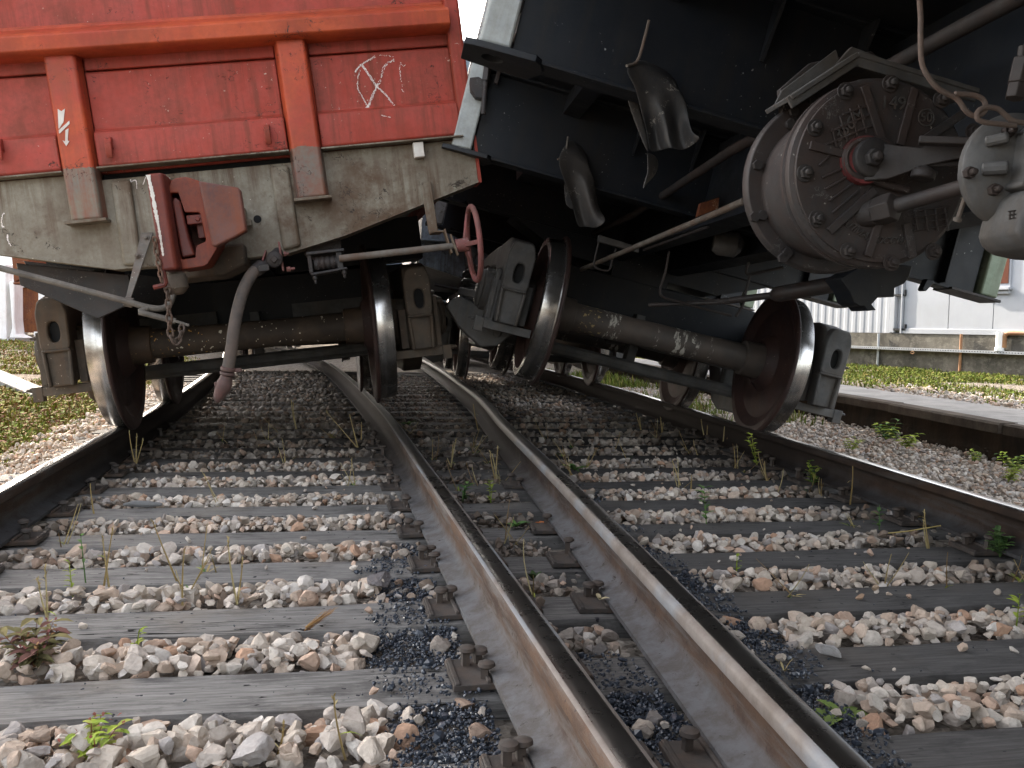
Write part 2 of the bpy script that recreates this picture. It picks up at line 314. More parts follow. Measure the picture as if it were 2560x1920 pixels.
M['kerb_face'] = m_concrete('kerb_top_course', (.075, .056, .043), (.10, .08, .062), (.03, .025, .02), .7, (2.2, 2.2, 1.2))
M['oldwall'] = m_concrete('old_retaining_wall', (.15, .138, .115), (.085, .078, .066), (.040, .037, .033), .85, (1.6, 1.6, .7), pale=(.20, .185, .155))
M['oldpost'] = m_concrete('old_post', (.20, .195, .19), (.15, .145, .14), (.10, .095, .09), .5)
# ------------------------------------------------------------------ world, sun, camera
SUN_AZ = math.radians(-32); SUN_EL = math.radians(28)   # azimuth measured from +Y towards +X: ahead and to the left
w = bpy.data.worlds.new('World'); SC.world = w; w.use_nodes = True; nt = w.node_tree
sky = nt.nodes.new('ShaderNodeTexSky'); sky.sky_type = 'NISHITA'; sky.sun_disc = False; sky.sun_elevation = SUN_EL; sky.sun_rotation = SUN_AZ; sky.air_density = 1.0; sky.dust_density = 3.0; sky.ozone_density = .6
bg = nt.nodes['Background']; hs_ = nt.nodes.new('ShaderNodeHueSaturation'); hs_.inputs['Saturation'].default_value = .40; nt.links.new(sky.outputs[0], hs_.inputs['Color'])
wm = nt.nodes.new('ShaderNodeMix'); wm.data_type = 'RGBA'; wm.blend_type = 'MULTIPLY'; wm.inputs['Factor'].default_value = 1; nt.links.new(hs_.outputs[0], wm.inputs[6]); wm.inputs[7].default_value = (1.015, 1.0, .975, 1)
nt.links.new(wm.outputs[2], bg.inputs[0]); bg.inputs[1].default_value = .15
sd = bpy.data.lights.new('sun', 'SUN'); sd.energy = 3.0; sd.angle = math.radians(.5); sd.color = (1, .90, .76)
so = bpy.data.objects.new('sun', sd); COL.objects.link(so)
dirv = Vector((math.sin(SUN_AZ)*math.cos(SUN_EL), math.cos(SUN_AZ)*math.cos(SUN_EL), math.sin(SUN_EL)))
so.rotation_euler = (-dirv).to_track_quat('-Z', 'Y').to_euler()
cd = bpy.data.cameras.new('camera'); cam = bpy.data.objects.new('camera', cd); COL.objects.link(cam); SC.camera = cam
cd.sensor_width = 36; cd.lens = 36*F/2560; cd.clip_start = .05; cd.clip_end = 2000
cam.matrix_world = Matrix(((CR[0], CU[0], -CF[0], CAM[0]), (CR[1], CU[1], -CF[1], CAM[1]), (CR[2], CU[2], -CF[2], CAM[2]), (0, 0, 0, 1)))
SC.view_settings.view_transform = 'Standard'; SC.view_settings.look = 'None'; SC.view_settings.exposure = 2.65; SC.view_settings.gamma = 1
SC.cycles.max_bounces = 8; SC.cycles.use_denoising = True
# ------------------------------------------------------------------ track geometry (plan)
def curve(pts):
    s = crom([(x, y, 0) for y, x in pts], 12); ys = np.array([p.y for p in s]); xs = np.array([p.x for p in s])
    return lambda y: float(np.interp(y, ys, xs))
X2 = curve([(-2.5, .945), (-1, .632), (1.315, .150), (3.99, -.417), (7.4, -1.169), (13.1, -2.63), (17.1, -3.83), (25, -6.4), (40, -12), (60, -21)])
X3 = curve([(-2.5, 1.0), (-1, .82), (1.33, .548), (3.74, .268), (5.84, .004), (9.24, -.41), (16.3, -1.58), (25, -3.3), (40, -6.6), (60, -11.5)])
X1 = lambda y: X2(y)-1.60
X4 = lambda y: X3(y)+1.53
SL_UP = .162                        # sleepers lie square to the mean of the two tracks
def sleeper_line(k, x): return 1.975+.5*k+SL_UP*(x+.68)
def crib_phase(x, y): return ((y-SL_UP*(x+.68)-1.975)/.5)     # integer = sleeper centre
# ------------------------------------------------------------------ ground sheet
def hn(x, y, s=1.0): return noise.noise(Vector((x*s, y*s, 3.3)))
def sm(t, a, b):
    t = min(1, max(0, (t-a)/(b-a))); return t*t*(3-2*t)
def gh(x, y):
    yy = min(max(y, -2), 50); dl = X1(yy)-x; dr = x-X4(yy); z = -.058+.010*hn(x, y, 2)
    if dl > .6: z += .07*sm(dl, .6, 1.6)+min(.34, max(0, dl-1.2)*.075)+.03*hn(x, y, .8)*sm(dl, 1, 2)
    if dr > .25: z -= .045*sm(dr, .25, 1.0)
    if dr > 1.95: z += .045*sm(dr, 1.95, 2.6)+ .215*sm(dr, 1.95, 2.6)+.02*hn(x, y, .8)
    return z
def ground():
    xs = np.concatenate([np.linspace(-90, -9, 18), np.arange(-8.7, 9, .16), np.linspace(9.5, 90, 18)]); ys = np.concatenate([np.linspace(-40, -4, 8), np.arange(-3, 18, .18), np.linspace(18.6, 140, 40)])
    vs = [(x, y, gh(x, y)) for y in ys for x in xs]; n = len(xs); fs = [(j*n+i, j*n+i+1, (j+1)*n+i+1, (j+1)*n+i) for j in range(len(ys)-1) for i in range(n-1)]
    me = bpy.data.meshes.new('ground'); me.from_pydata(vs, [], fs); me.materials.append(M['ground']); me.shade_smooth()
    cols = []
    for x, y, z in vs:
        yy = min(max(y, -2), 50); dl = X1(yy)-x; dr = x-X4(yy)
        if dl > .75: c = (.55, .56, .26)
        elif dr > 2.3: c = (.75, .66, .36)
        elif dl > .3 or dr > .3: c = (1.7, 1.65, 1.55)
        else: q = min(1, max(dirt_at(x, y), 1.3*coal_at(x, y) if y < 5 else 0)) if y < 30 else 1; c = (1.5-1.2*q, 1.35-1.08*q, 1.2-.96*q)
        if y > 9 and -2.2 < dl < 1.2: c = (.12, .11, .10)  # far ground under the wagons coloured dark to stand for their shade
        if y > 8 and -3.2 < dr < .6: c = (.12, .11, .10)  # same painted shade along the right hand track
        if .05 < dl < .7: c = (1.5, 1.45, 1.35)
        cols += [*c, 1]
    a = me.color_attributes.new('col', 'FLOAT_COLOR', 'POINT'); a.data.foreach_set('color', cols)
    o = bpy.data.objects.new('ground', me); COL.objects.link(o); tag(o, 'dark gravelly yard ground under the tracks and verges', kind='structure'); return o
# ------------------------------------------------------------------ rails
ZT = .185; ZB = .018
def rail_profile():      # lateral a (0 = head centre), height z, material of the face starting at the point
    H = ZT
    return [(-.037, H-.016, 2), (-.033, H-.005, 1), (-.024, H-.001, 0), (-.008, H+.0005, 0), (.010, H, 0), (.022, H-.0015, 1), (.032, H-.006, 1), (.037, H-.016, 1), (.036, H-.036, 2), (.018, H-.047, 2), (.010, H-.060, 2), (.0085, H-.095, 2),
            (.011, H-.128, 2), (.024, ZB+.026, 2), (.074, ZB+.012, 2), (.075, ZB, 2), (-.075, ZB, 2), (-.074, ZB+.012, 2), (-.024, ZB+.026, 2), (-.011, H-.128, 2), (-.0085, H-.095, 2), (-.010, H-.060, 2), (-.018, H-.047, 2), (-.036, H-.036, 2)]
def rail(fx, side, label, sm_=None, y0=-2.4, y1=48):
    # side = +1: head lies to the right of the gauge line fx, -1: to the left; polished band on the gauge side
    ys = list(np.arange(y0, 14, .16))+list(np.arange(14, y1, .5)); pr = rail_profile(); n = len(pr); vs = []; fs = []; mi = []
    for y in ys:
        s = (fx(y+.05)-fx(y-.05))/.1; L = math.hypot(1, s); lat = Vector((1/L, -s/L, 0)); c = Vector((fx(y), y, 0))+lat*(.037*side)
        for a, z, m in pr: vs.append(c+lat*(a*side)+Vector((0, 0, z)))
    for j in range(len(ys)-1):
        for i in range(n):
            k = (i+1) % n; fs.append((j*n+i, j*n+k, (j+1)*n+k, (j+1)*n+i)); mi.append(pr[i][2])
    mb = MB(); mb.add(vs, fs); mb.m = mi; o = mb.build('rail', [M['railtop'] if sm_ else M['railtop_dull'], M['railedge'] if not sm_ else M['railtop'], M[sm_ or 'rail']], smooth=50)
    return tag(o, label, 'rail', 'rails of the two converging tracks')
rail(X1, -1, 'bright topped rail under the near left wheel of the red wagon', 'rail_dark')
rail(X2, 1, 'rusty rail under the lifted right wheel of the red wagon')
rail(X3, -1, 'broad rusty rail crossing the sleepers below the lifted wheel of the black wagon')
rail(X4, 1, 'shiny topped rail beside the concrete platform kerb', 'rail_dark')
# ------------------------------------------------------------------ sleepers, tie plates, spikes
def plate_mesh():
    m = MB(); m.box((0, 0, .008), (.33, .16, .016)); m.box((.083, 0, .020), (.010, .16, .010)); m.box((-.083, 0, .020), (.010, .16, .010)); m.box((.155, 0, .018), (.012, .16, .005)); m.box((-.155, 0, .018), (.012, .16, .005)); return m
def spike_mesh():
    m = MB(); m.box((0, 0, -.01), (.017, .017, .10)); m.lathe([(0, .012), (.006, .021), (.014, .019), (.018, .010), (.0185, 0)], (.004, 0, .036), (0, 0, 1), 10); return m
pl0 = plate_mesh().build('tie_plate', M['plate'], bevel=.003); sp0 = spike_mesh().build('spike', M['plate'])
ordn = ['first', 'second', 'third', 'fourth', 'fifth', 'sixth', 'seventh', 'eighth', 'ninth', 'tenth', 'eleventh', 'twelfth']
for k in range(-1, 28):
    yc = 1.975+.5*k; jit = rng.uniform(-.012, .012); wd = .215+rng.uniform(-.012, .012)
    ym = yc+.1; xl = X1(ym)-.34-rng.uniform(0, .10); xr = X4(ym+.3)+.50+rng.uniform(-.05, .1)
    a = Vector((xl, sleeper_line(k, xl), 0)); b = Vector((xr, sleeper_line(k, xr), 0)); L = (b-a).length; ux = (b-a).normalized(); uy = Vector((-ux.y, ux.x, 0)); mid = (a+b)/2
    N = max(12, int(L/.05)); m = MB(); vs = []; prof = [(-.5, -.17), (-.5, -.015), (-.485, -.003), (-.3, 0), (-.1, 0), (.1, 0), (.3, 0), (.485, -.003), (.5, -.015), (.5, -.17)]; P = len(prof); sd_ = rng.uniform(0, 99)
    for i in range(N+1):
        t = (i/N-.5)*L
        for j, (u, z) in enumerate(prof):
            e_ = 1 if abs(u) > .45 else .25; q = (noise.noise(Vector((t*2.3, j*.3, sd_)))*.008+noise.noise(Vector((t*13, j*.9, sd_)))*.005)*e_; vs.append((t, u*wd+q, z+noise.noise(Vector((t*1.7, j*.25, sd_+9)))*.005+noise.noise(Vector((t*11, j*1.9, sd_+9)))*.0018*(z > -.1)))
    fs = [(i*P+j, i*P+j+1, (i+1)*P+j+1, (i+1)*P+j) for i in range(N) for j in range(P-1)]+[tuple(range(P)), tuple(range(N*P+P-1, N*P-1, -1))]
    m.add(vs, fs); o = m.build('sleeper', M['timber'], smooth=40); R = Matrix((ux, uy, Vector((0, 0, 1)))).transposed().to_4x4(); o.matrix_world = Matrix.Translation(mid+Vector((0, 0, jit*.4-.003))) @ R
    if k == -1: lab = 'grey wooden sleeper nearest of all, only its end showing at the lower right'
    elif k < 11: lab = 'weathered grey wooden sleeper, %s full one counting away from the near edge' % ordn[k]
    else: lab = 'dark oily sleeper far back in the shade beneath the wagons'
    tag(o, lab, 'sleeper', 'wooden sleepers under both tracks')
    if k <= 10:
        for fx, sdn in ((X1, -1), (X2, 1), (X3, -1), (X4, 1)):
            y = yc
            for _ in range(6): xx = fx(y)+.037*sdn; y = sleeper_line(k, xx)
            s = (fx(y+.05)-fx(y-.05))/.1; A = math.atan2(-s, 1)
            W = Matrix.Translation((xx, y, .001)) @ Matrix.Rotation(-A if False else math.atan(-s)*1.0, 4, 'Z')
            if fx is X3 and rng.random() < .45: continue
            p = pl0.copy(); COL.objects.link(p); p.parent = o; p.matrix_parent_inverse = Matrix.Identity(4); p.matrix_basis = o.matrix_world.inverted() @ W
            for (qx, qy, fl) in ((-.088, -.045, 0), (-.120, .04, 0), (-.089, .055, 0), (.088, .045, PI), (.122, -.04, PI)):
                if rng.random() < (.25 if fx is not X3 else .5): continue
                c = sp0.copy(); COL.objects.link(c); c.parent = p
                c.matrix_basis = Matrix.Translation((qx, qy, rng.choice((0, .003, .006, .018)) + rng.uniform(-.002, .004))) @ Matrix.Rotation(fl+rng.uniform(-.3, .3), 4, 'Z') @ Matrix.Rotation(rng.uniform(-.12, .12), 4, 'X')
bpy.data.objects.remove(pl0); bpy.data.objects.remove(sp0)
# ------------------------------------------------------------------ loose stones
def rock_shapes(sub, count, cuts):
    out = []
    bm = bmesh.new(); bmesh.ops.create_icosphere(bm, subdivisions=sub+1, radius=1); V = np.array([v.co[:] for v in bm.verts]); Fc = np.array([[v.index for v in f.verts] for f in bm.faces]); bm.free()
    for _ in range(count):
        P = V.copy()
        for _ in range(cuts):
            n = nr.normal(size=3); n /= np.linalg.norm(n); d = nr.uniform(.34, .80); q = P @ n; P -= np.where(q > d, q-d, 0)[:, None]*n
        P += nr.normal(scale=.018, size=P.shape); P *= np.array([1, nr.uniform(.65, 1), nr.uniform(.5, .85)]); out.append(P)
    return out, Fc
def rand_rot(n):
    q = nr.normal(size=(n, 4)); q /= np.linalg.norm(q, axis=1)[:, None]; a, b, c, d = q.T
    return np.stack([1-2*(c*c+d*d), 2*(b*c-a*d), 2*(b*d+a*c), 2*(b*c+a*d), 1-2*(b*b+d*d), 2*(c*d-a*b), 2*(b*d-a*c), 2*(c*d+a*b), 1-2*(b*b+c*c)], 1).reshape(n, 3, 3)
def scatter(name, groups, mat, label, smooth=False, kind='stuff'):
    # groups: list of (positions n*3, radii n, colours n*3, subdiv, cuts)
    Vs, Fs, Cs, off = [], [], [], 0
    for pos, rad, colr, sub, cuts in groups:
        if len(pos) == 0: continue
        shp, Fc = rock_shapes(sub, 14, cuts); idx = nr.integers(0, len(shp), len(pos)); Rm = rand_rot(len(pos)); S = np.array(shp)[idx]
        P = np.einsum('nij,nvj->nvi', Rm, S)*np.asarray(rad)[:, None, None]; P[:, :, 2] *= .85; P += np.asarray(pos)[:, None, :]
        nv = S.shape[1]; Vs.append(P.reshape(-1, 3)); Fs.append((Fc[None]+(np.arange(len(pos))*nv)[:, None, None]+off).reshape(-1, 3)); off += nv*len(pos)
        Cs.append(np.repeat(np.asarray(colr), nv, 0))
    Vv = np.concatenate(Vs).astype(np.float32); Ff = np.concatenate(Fs).astype(np.int32); Cc = np.concatenate(Cs)
    me = bpy.data.meshes.new(name); me.vertices.add(len(Vv)); me.vertices.foreach_set('co', Vv.ravel()); me.loops.add(Ff.size); me.loops.foreach_set('vertex_index', Ff.ravel())
    me.polygons.add(len(Ff)); me.polygons.foreach_set('loop_start', np.arange(0, Ff.size, 3, dtype=np.int32)); me.update(calc_edges=True)
    if not smooth: me.shade_flat()
    a = me.color_attributes.new('col', 'FLOAT_COLOR', 'POINT'); a.data.foreach_set('color', np.concatenate([Cc, np.ones((len(Cc), 1))], 1).astype(np.float32).ravel())
    me.materials.append(mat); o = bpy.data.objects.new(name, me); COL.objects.link(o); return tag(o, label, kind=kind)
PAL = np.array([(.60, .515, .43), (.66, .59, .515), (.56, .485, .42), (.58, .41, .31), (.50, .385, .30), (.45, .41, .385), (.63, .50, .40), (.68, .62, .56), (.50, .31, .21), (.31, .275, .25)])
WTS = np.array([.20, .18, .16, .085, .10, .08, .10, .05, .025, .02])
def coal_at(x, y):
    n = .5*hn(x, y, 3)+.35*hn(x+9, y, 9); d = 0
    a = X2(y)-.06-x
    if 0 < a < .6: d = max(d, (1-sm(a, .05, .40))*(1-.35*sm(y, 2.2, 3.8))*(.92-.5*sm(y, 3.0, 4.4)))
    a = x-X2(y)-.10
    if 0 < a < .3 and x < X3(y)-.1: d = max(d, .8*(1-sm(y, 1.9, 2.5)))
    a = x-X3(y)-.05
    if 0 < a < .5 and x > X3(y): d = max(d, .85*(1-sm(a, .1, .42))*(1-.4*sm(y, 2.5, 4)))
    return max(0, d+n*.55-.08)
def dirt_at(x, y):
    """0 clean .. 1 black with oil and coal dust"""
    x1, x2, x3, x4 = X1(y), X2(y), X3(y), X4(y); n = hn(x, y, 1.7)*.5+hn(x, y, 4.5)*.3
    d = 0
    if x1 < x < x2:
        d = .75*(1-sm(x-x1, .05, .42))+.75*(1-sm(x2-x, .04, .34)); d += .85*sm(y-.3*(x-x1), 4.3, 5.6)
    elif x2 <= x <= x3: d = .68+.2*sm(y, 2.2, 4)
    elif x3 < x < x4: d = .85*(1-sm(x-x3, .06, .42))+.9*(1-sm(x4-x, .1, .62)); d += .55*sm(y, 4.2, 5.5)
    elif x >= x4: d = .12+.25*(1-sm(x-x4, .0, .5))
    return min(1, max(0, d+n*.55))
def stones():
    g = {2: [[], [], []], 1: [[], [], []], 0: [[], [], []]}
    def put(x, y, z, r, lod):
        d = dirt_at(x, y); c = PAL[nr.choice(len(PAL), p=WTS)]*nr.uniform(.82, 1.1); c = c*(1-.82*d)+np.array((.040, .034, .030))*.82*d if nr.random() < .3+.6*d else c*(1-.40*d)
        p = g[lod]; p[0].append((x, y, z)); p[1].append(r); p[2].append(c)
    y = 1.25
    def field(xa, xb, ya, yb, step, rmin, rmax, crib, lift=0.0, keep=1.0):
        yy = ya
        while yy < yb:
            L, Rr = xa(yy), xb(yy); xx = L
            lod = 2 if yy < 2.7 else (1 if yy < 6.2 else 0); st = step*(1 if yy < 6 else 1.25)
            while xx < Rr:
                x = xx+nr.uniform(-.5, .5)*st; yq = yy+nr.uniform(-.5, .5)*st; r = rmin+(rmax-rmin)*nr.random()**1.8
                if yy >= 6: r *= 1.12
                if crib:
                    ph = crib_phase(x, yq); fr = ph-math.floor(ph+.5); edge = abs(fr)*.5
                    if edge < .105+r*.55: xx += st; continue
                    # stones heap up toward the far side of each crib, low against the near face of the next sleeper
                    pos = (fr % 1.0); zc = -.046+.044*math.exp(-((pos-.42)/.26)**2)
                else: zc = gh(x, yq)+.012
                if crib and yq < 5 and nr.random() < .8*sm(coal_at(x, yq), .3, .6): xx += st; continue
                d = dirt_at(x, yq)
                if crib and nr.random() < (d-.5)*.5: xx += st; continue
                if nr.random() < keep: put(x, yq, zc+lift+nr.uniform(-.010, .012)-.25*r, r, lod)
                xx += st
            yy += st
    a1 = lambda o: (lambda y: X1(y)+o); a2 = lambda o: (lambda y: X2(y)+o); a3 = lambda o: (lambda y: X3(y)+o); a4 = lambda o: (lambda y: X4(y)+o)
    vis = lambda f, sgn: f
    for lift in (0, .022):
        field(lambda y: max(X1(y)+.08, -.62*y-.25), a2(-.07), 1.2, 15, .042, .017, .050, True, lift, .97 if lift == 0 else .85)
        field(a2(.16), a3(-.16), 1.25, 14, .038, .014, .038, True, lift-.004, .97 if lift == 0 else .8)
        field(a3(.07), lambda y: min(X4(y)-.08, .62*y+.25), 1.2, 15, .042, .016, .046, True, lift, .97 if lift == 0 else .85)
    field(a1(-.8), a1(-.08), 2.6, 12, .040, .014, .034, True, .01, .97); field(a1(-.78), a1(-.36), 3.0, 12, .038, .014, .034, False, .035, .95)
    for lift in (0, .015): field(a4(.08), lambda y: X4(y)+2.05, 2.6, 13.5, .042, .013, .032, False, lift+.005, .95 if lift == 0 else .6)
    # strays lying on the sleepers
    for _ in range(240):
        k = rng.randint(0, 9); yb = 1.975+.5*k; x = rng.uniform(X1(yb)+.1, X4(yb)-.1)
        if x < X2(yb)-.5 and rng.random() < .75: continue
        if min(abs(x-X2(yb)-.04), abs(x-X3(yb)+.04)) < .12: continue
        r = .008+.018*rng.random()**2; put(x, sleeper_line(k, x)+rng.uniform(-.09, .09), r*.5, r, 1)
    # chunks strewn on the far side of the platform, bright in the sun
    for _ in range(900):
        yq = rng.uniform(6.6, 10.5); x = X4(yq)+2.9+abs(rng.gauss(0, .45)) ; r = .015+.03*rng.random()**2
        if yq > 9.6+0.6*rng.random() and x < X4(yq)+3.2: continue
        put(x, yq, .188+rng.uniform(0, .03)*rng.random(), r, 1)
    return [(np.array(v[0]), np.array(v[1]), np.array(v[2]), k, 15 if k else 8) for k, v in g.items() if v[0]]
ground()
scatter('ballast_stones', stones(), M['stone'], 'angular pale beige and grey ballast stones between the sleepers')
def coal():
    pos, rad = [], []
    for _ in range(95000):
        y = 1.25+3.4*rng.random()**1.4; x = rng.choice((X2(y)-.06-.5*rng.random(), X2(y)+.1+.25*rng.random(), X3(y)+.05+.45*rng.random()))
        if coal_at(x, y) < .34+.25*rng.random(): continue
        ph = crib_phase(x, y); fr = abs(ph-math.floor(ph+.5))*.5; onsl = fr < .112
        if onsl and rng.random() < .7: continue
        zz = .002 if onsl else -.030+.024*rng.random()
        r = .0032+.0060*rng.random()**1.8
        if rng.random() < .01: r *= 2.3
        pos.append((x, y, zz+r*.3)); rad.append(r)
    for _ in range(420):
        y = 1.3+3*rng.random(); x = rng.uniform(X1(y)+.1, X3(y)+.9); ph = crib_phase(x, y); fr = abs(ph-math.floor(ph+.5))*.5
        if fr < .1: r = .002+.004*rng.random()**2; pos.append((x, y, .002+r*.3)); rad.append(r)
    pos, rad = np.array(pos), np.array(rad); return [(pos, rad, np.tile((.02, .02, .03), (len(pos), 1)), 0, 3)]
scatter('coal_grit', [(p, r, c, 0, 5) for p, r, c, _, _ in coal()], M['coal'], 'blue black coal grit spilled along the middle rails')
# ------------------------------------------------------------------ running gear shared by the wagons
def wheelset_mesh_parts(side, rt=.475):
    """one wheel as a lathe round x, side = -1 left, +1 right; local origin on the axle centre"""
    p = [(.70-.0, .098), (.685, .135), (.70, .155), (.745, .19), (.755, .36), (.735, .405), (.722, .425), (.720, rt+.010), (.725, rt+.024), (.734, rt+.029), (.742, rt+.026), (.748, rt+.012), (.753, rt-.003), (.765, rt-.002), (.785, rt), (.825, rt-.003), (.845, rt-.007), (.850, rt-.014),
         (.850, rt-.055), (.838, rt-.066), (.80, rt-.075), (.79, .36), (.82, .20), (.86, .15), (.865, .098)]
    mats = []
    for a, r in p[:-1]: mats.append(0)
    for i in range(10, 18): mats[i] = 1
    for i in range(18, len(mats)): mats[i] = 2
    mats[10] = 0
    m = MB(); m.lathe([(a*side, r) for a, r in p], (0, 0, 0), (1, 0, 0), 72, mats=mats); return m
def wheelset(parent, Mloc, axmat, rt=.475, name='wheelset', wear=None):
    ws = empty(name); ws.parent = parent; ws.matrix_basis = Mloc
    m = MB(); m.lathe([(-1.10, .065), (-.93, .065), (-.90, .085), (-.865, .098), (-.69, .098), (-.64, .092), (-.2, .086), (.2, .086), (.64, .092), (.69, .098), (.865, .098), (.90, .085), (.93, .065), (1.10, .065)], (0, 0, 0), (1, 0, 0), 32)
    m.build('axle', axmat, ws)
    for s in (-1, 1):
        c = MB(); c.lathe([(.57*s, .09), (.575*s, .112), (.70*s, .118), (.70*s, .09)], (0, 0, 0), (1, 0, 0), 32)
        w_ = wheelset_mesh_parts(s, rt).build('wheel', [M['wheel'], M['tread'], M['wheel_outer']], ws, smooth=22); c.build('hub', axmat, ws)
    if wear: wear(ws)
    return ws
def side_frame(parent, x, z0, y0, mat, mat2, name='bogie_side_frame', sgn=1):
    """cast side frame; y0 is the leading axle, z0 axle height"""
    m = MB(); o = lambda q: [(y0+a, z0+b) for a, b in q]; t = .075
    m.prism(o([(-.30, -.17), (-.33, -.02), (-.34, .22), (-.28, .31), (-.16, .335), (.30, .33), (.62, .34), (1.23, .34), (1.55, .33), (2.01, .335), (2.13, .31), (2.19, .22), (2.18, -.02), (2.15, -.17), (2.02, -.17), (2.02, .14), (1.68, .14), (1.62, .10), (1.50, .18), (1.23, .20), (.62, .20), (.35, .18), (.23, .10), (.17, .14), (-.17, .14), (-.17, -.17)]), YZ, x-t, x+t)
    m.prism(o([(.17, .13), (.23, .13), (.62, -.18), (1.23, -.18), (1.62, .13), (1.68, .13), (1.68, -.02), (1.40, -.32), (1.25, -.37), (.60, -.37), (.45, -.32), (.17, -.02)]), YZ, x-t*.9, x+t*.9)
    m.box((x, y0+.56, z0+.02), (.14, .09, .42)); m.box((x, y0+1.29, z0+.02), (.14, .09, .42)); m.box((x, y0+.925, z0-.20), (.30, .62, .04))
    fr = m.build(name, mat, parent, bevel=.018, seg=3)
    # front face of the frame end: plate with an oval core hole, a ledge and a dished foot
    f = MB(); yf = y0-.335
    out = radial([(x-.078, z0+.015), (x-.082, z0+.22), (x-.06, z0+.30), (x+.06, z0+.30), (x+.082, z0+.22), (x+.078, z0+.015)], (x, z0+.15), 40)
    f.ring(out, ellipse((x+.005, z0+.115), .030, .058, 40, 2.6), XZ, yf-.045, yf+.02)
    f.prism([(x-.070, z0+.02), (x+.070, z0+.02), (x+.055, z0-.19), (x-.055, z0-.19)], XZ, yf-.012, yf+.06)
    f.box((x, yf-.020, z0+.012), (.150, .055, .018))
    for q in (-.068, .068): f.prism([(x+q-.010, z0+.01), (x+q+.010, z0+.01), (x+q*.85+.010, z0-.19), (x+q*.85-.010, z0-.19)], XZ, yf-.040, yf+.05)
    f.build('pedestal_face', mat2, fr, bevel=.010, seg=2)
    hc = MB(); hc.prism(ellipse((x+.005, z0+.115), .0315, .0595, 32, 2.6), XZ, yf-.006, yf+.008); hc.build('core_hole_shade', M['hole'], fr)  # black disc at the hole's bottom paints the shade inside it
    b = MB(); b.lathe([(-.16*1, .12), (-.155, .135), (.155, .135), (.16, .12)], (x, y0, z0-.0), (1, 0, 0), 28); b.box((x-.10*sgn*-1, y0-.20, z0-.07), (.05, .16, .26)); b.box((x+.10*sgn*-1, y0-.22, z0-.06), (.045, .12, .24)); b.box((x+.105*sgn, y0-.24, z0-.03), (.025, .10, .30))
    b.box((x, y0-.24, z0-.215), (.34, .10, .05)); b.box((x+.15*sgn, y0-.26, z0-.225), (.055, .07, .085)); b.hexbolt((x+.178*sgn, y0-.25, z0-.20), (sgn, 0, 0), .016, .02); b.hexbolt((x+.118*sgn, y0-.26, z0+.09), (sgn, 0, 0), .014, .02)
    b.lathe([(-.02, .11), (.0, .125), (.02, .115), (.03, .06)], (x+.165*sgn, y0, z0), (sgn, 0, 0), 24)
    for q in range(6):
        t_ = q*PI/3; b.hexbolt((x+.185*sgn, y0+.09*math.cos(t_), z0+.09*math.sin(t_)), (sgn, 0, 0), .011, .01, stud=False)
    b.build('axle_box', mat, fr, bevel=.008)
    s = MB()
    for (dx, dy) in ((-.07, .80), (.07, .80), (-.07, 1.05), (.07, 1.05)):
        pts = [(x+dx+.10*sgn+.062*math.cos(a), y0+dy+.062*math.sin(a), z0-.17+.37*a/(2*PI*5.5)) for a in np.linspace(0, 2*PI*5.5, 100)]; s.tube(pts, .016, 8)
    s.build('spring', mat, fr)
    return fr
def local_roll(r): return Matrix.Rotation(math.radians(-r), 4, 'Y')
def Wl(fr, world_center, yaw, roll):
    """matrix of an axle given in world terms, expressed in a wagon frame"""
    f = Frame(world_center, yaw, roll); return fr.M().inverted() @ f.M()
# ================================================================== RED WAGON
RW = Frame((-1.34, 4.457, .185), 11.9, 8.3); red = empty('freight_wagon', RW.M())
tag(red, 'red gondola wagon tipped to the left with its end wall facing the camera', 'railway wagon', 'derailed goods wagons')
S = .5786
def r1(x, y, yl=0): return RW.h(x*S, y*S, yl)
def r2(x, y, yl=0): return RW.h(x*S, 420+y*S, yl)
HW = 1.372; ZP = 1.425
# end wall: upper sheet, pressed panels between the stanchions
m = MB(); m.box((0, .045, 2.45), (2*HW-.06, .03, 2.08))
for xa, xb in ((-HW+.06, -.60), (-.437, .437), (.60, HW-.075)):
    m.prism([(0.012, ZP+.455), (-.006, ZP+.45), (-.006, ZP+.185), (-.040, ZP+.165), (-.046, ZP+.150), (-.046, ZP+.012), (-.03, ZP), (.03, ZP), (.03, ZP+.455)], YZ, xa, xb)
    m.prism([(0.0, ZP+.462), (.03, ZP+.462), (.03, ZP+.56), (-.004, ZP+.56)], YZ, xa, xb)
ew = m.build('end_wall', M['red'], red, bevel=.006)
m = MB()
for xa, xb in ((-HW+.05, -.595), (-.44, .44), (.595, HW-.07)): m.box(((xa+xb)/2, -.046 if abs(xa+xb) < .1 else -.036, ZP-.004), (xb-xa, .10 if abs(xa+xb) < .1 else .078, .008))
m.build('ledge', M['grey'], ew, bevel=.002)
m = MB(); m.box((0, .055, ZP-.02), (2.6, .02, .09)); m.build('gap_shade', M['hole'], ew)  # black strip behind the gap paints the shade under the ledge
m = MB()                      # rolled top flange + box rail
m.prism([(.03, 1.940), (-.118, 1.940), (-.138, 1.954), (-.143, 2.016), (-.128, 2.032), (-.045, 2.065), (-.012, 2.085), (-.012, 2.10), (.03, 2.10)], YZ, -HW+.035, HW-.072)
m.prism([(.03, 2.62), (-.085, 2.62), (-.105, 2.633), (-.112, 2.695), (-.098, 2.71), (-.03, 2.74), (.03, 2.76)], YZ, -HW+.035, HW-.072)
m.build('end_rail', M['orange_red'], red, bevel=.004)
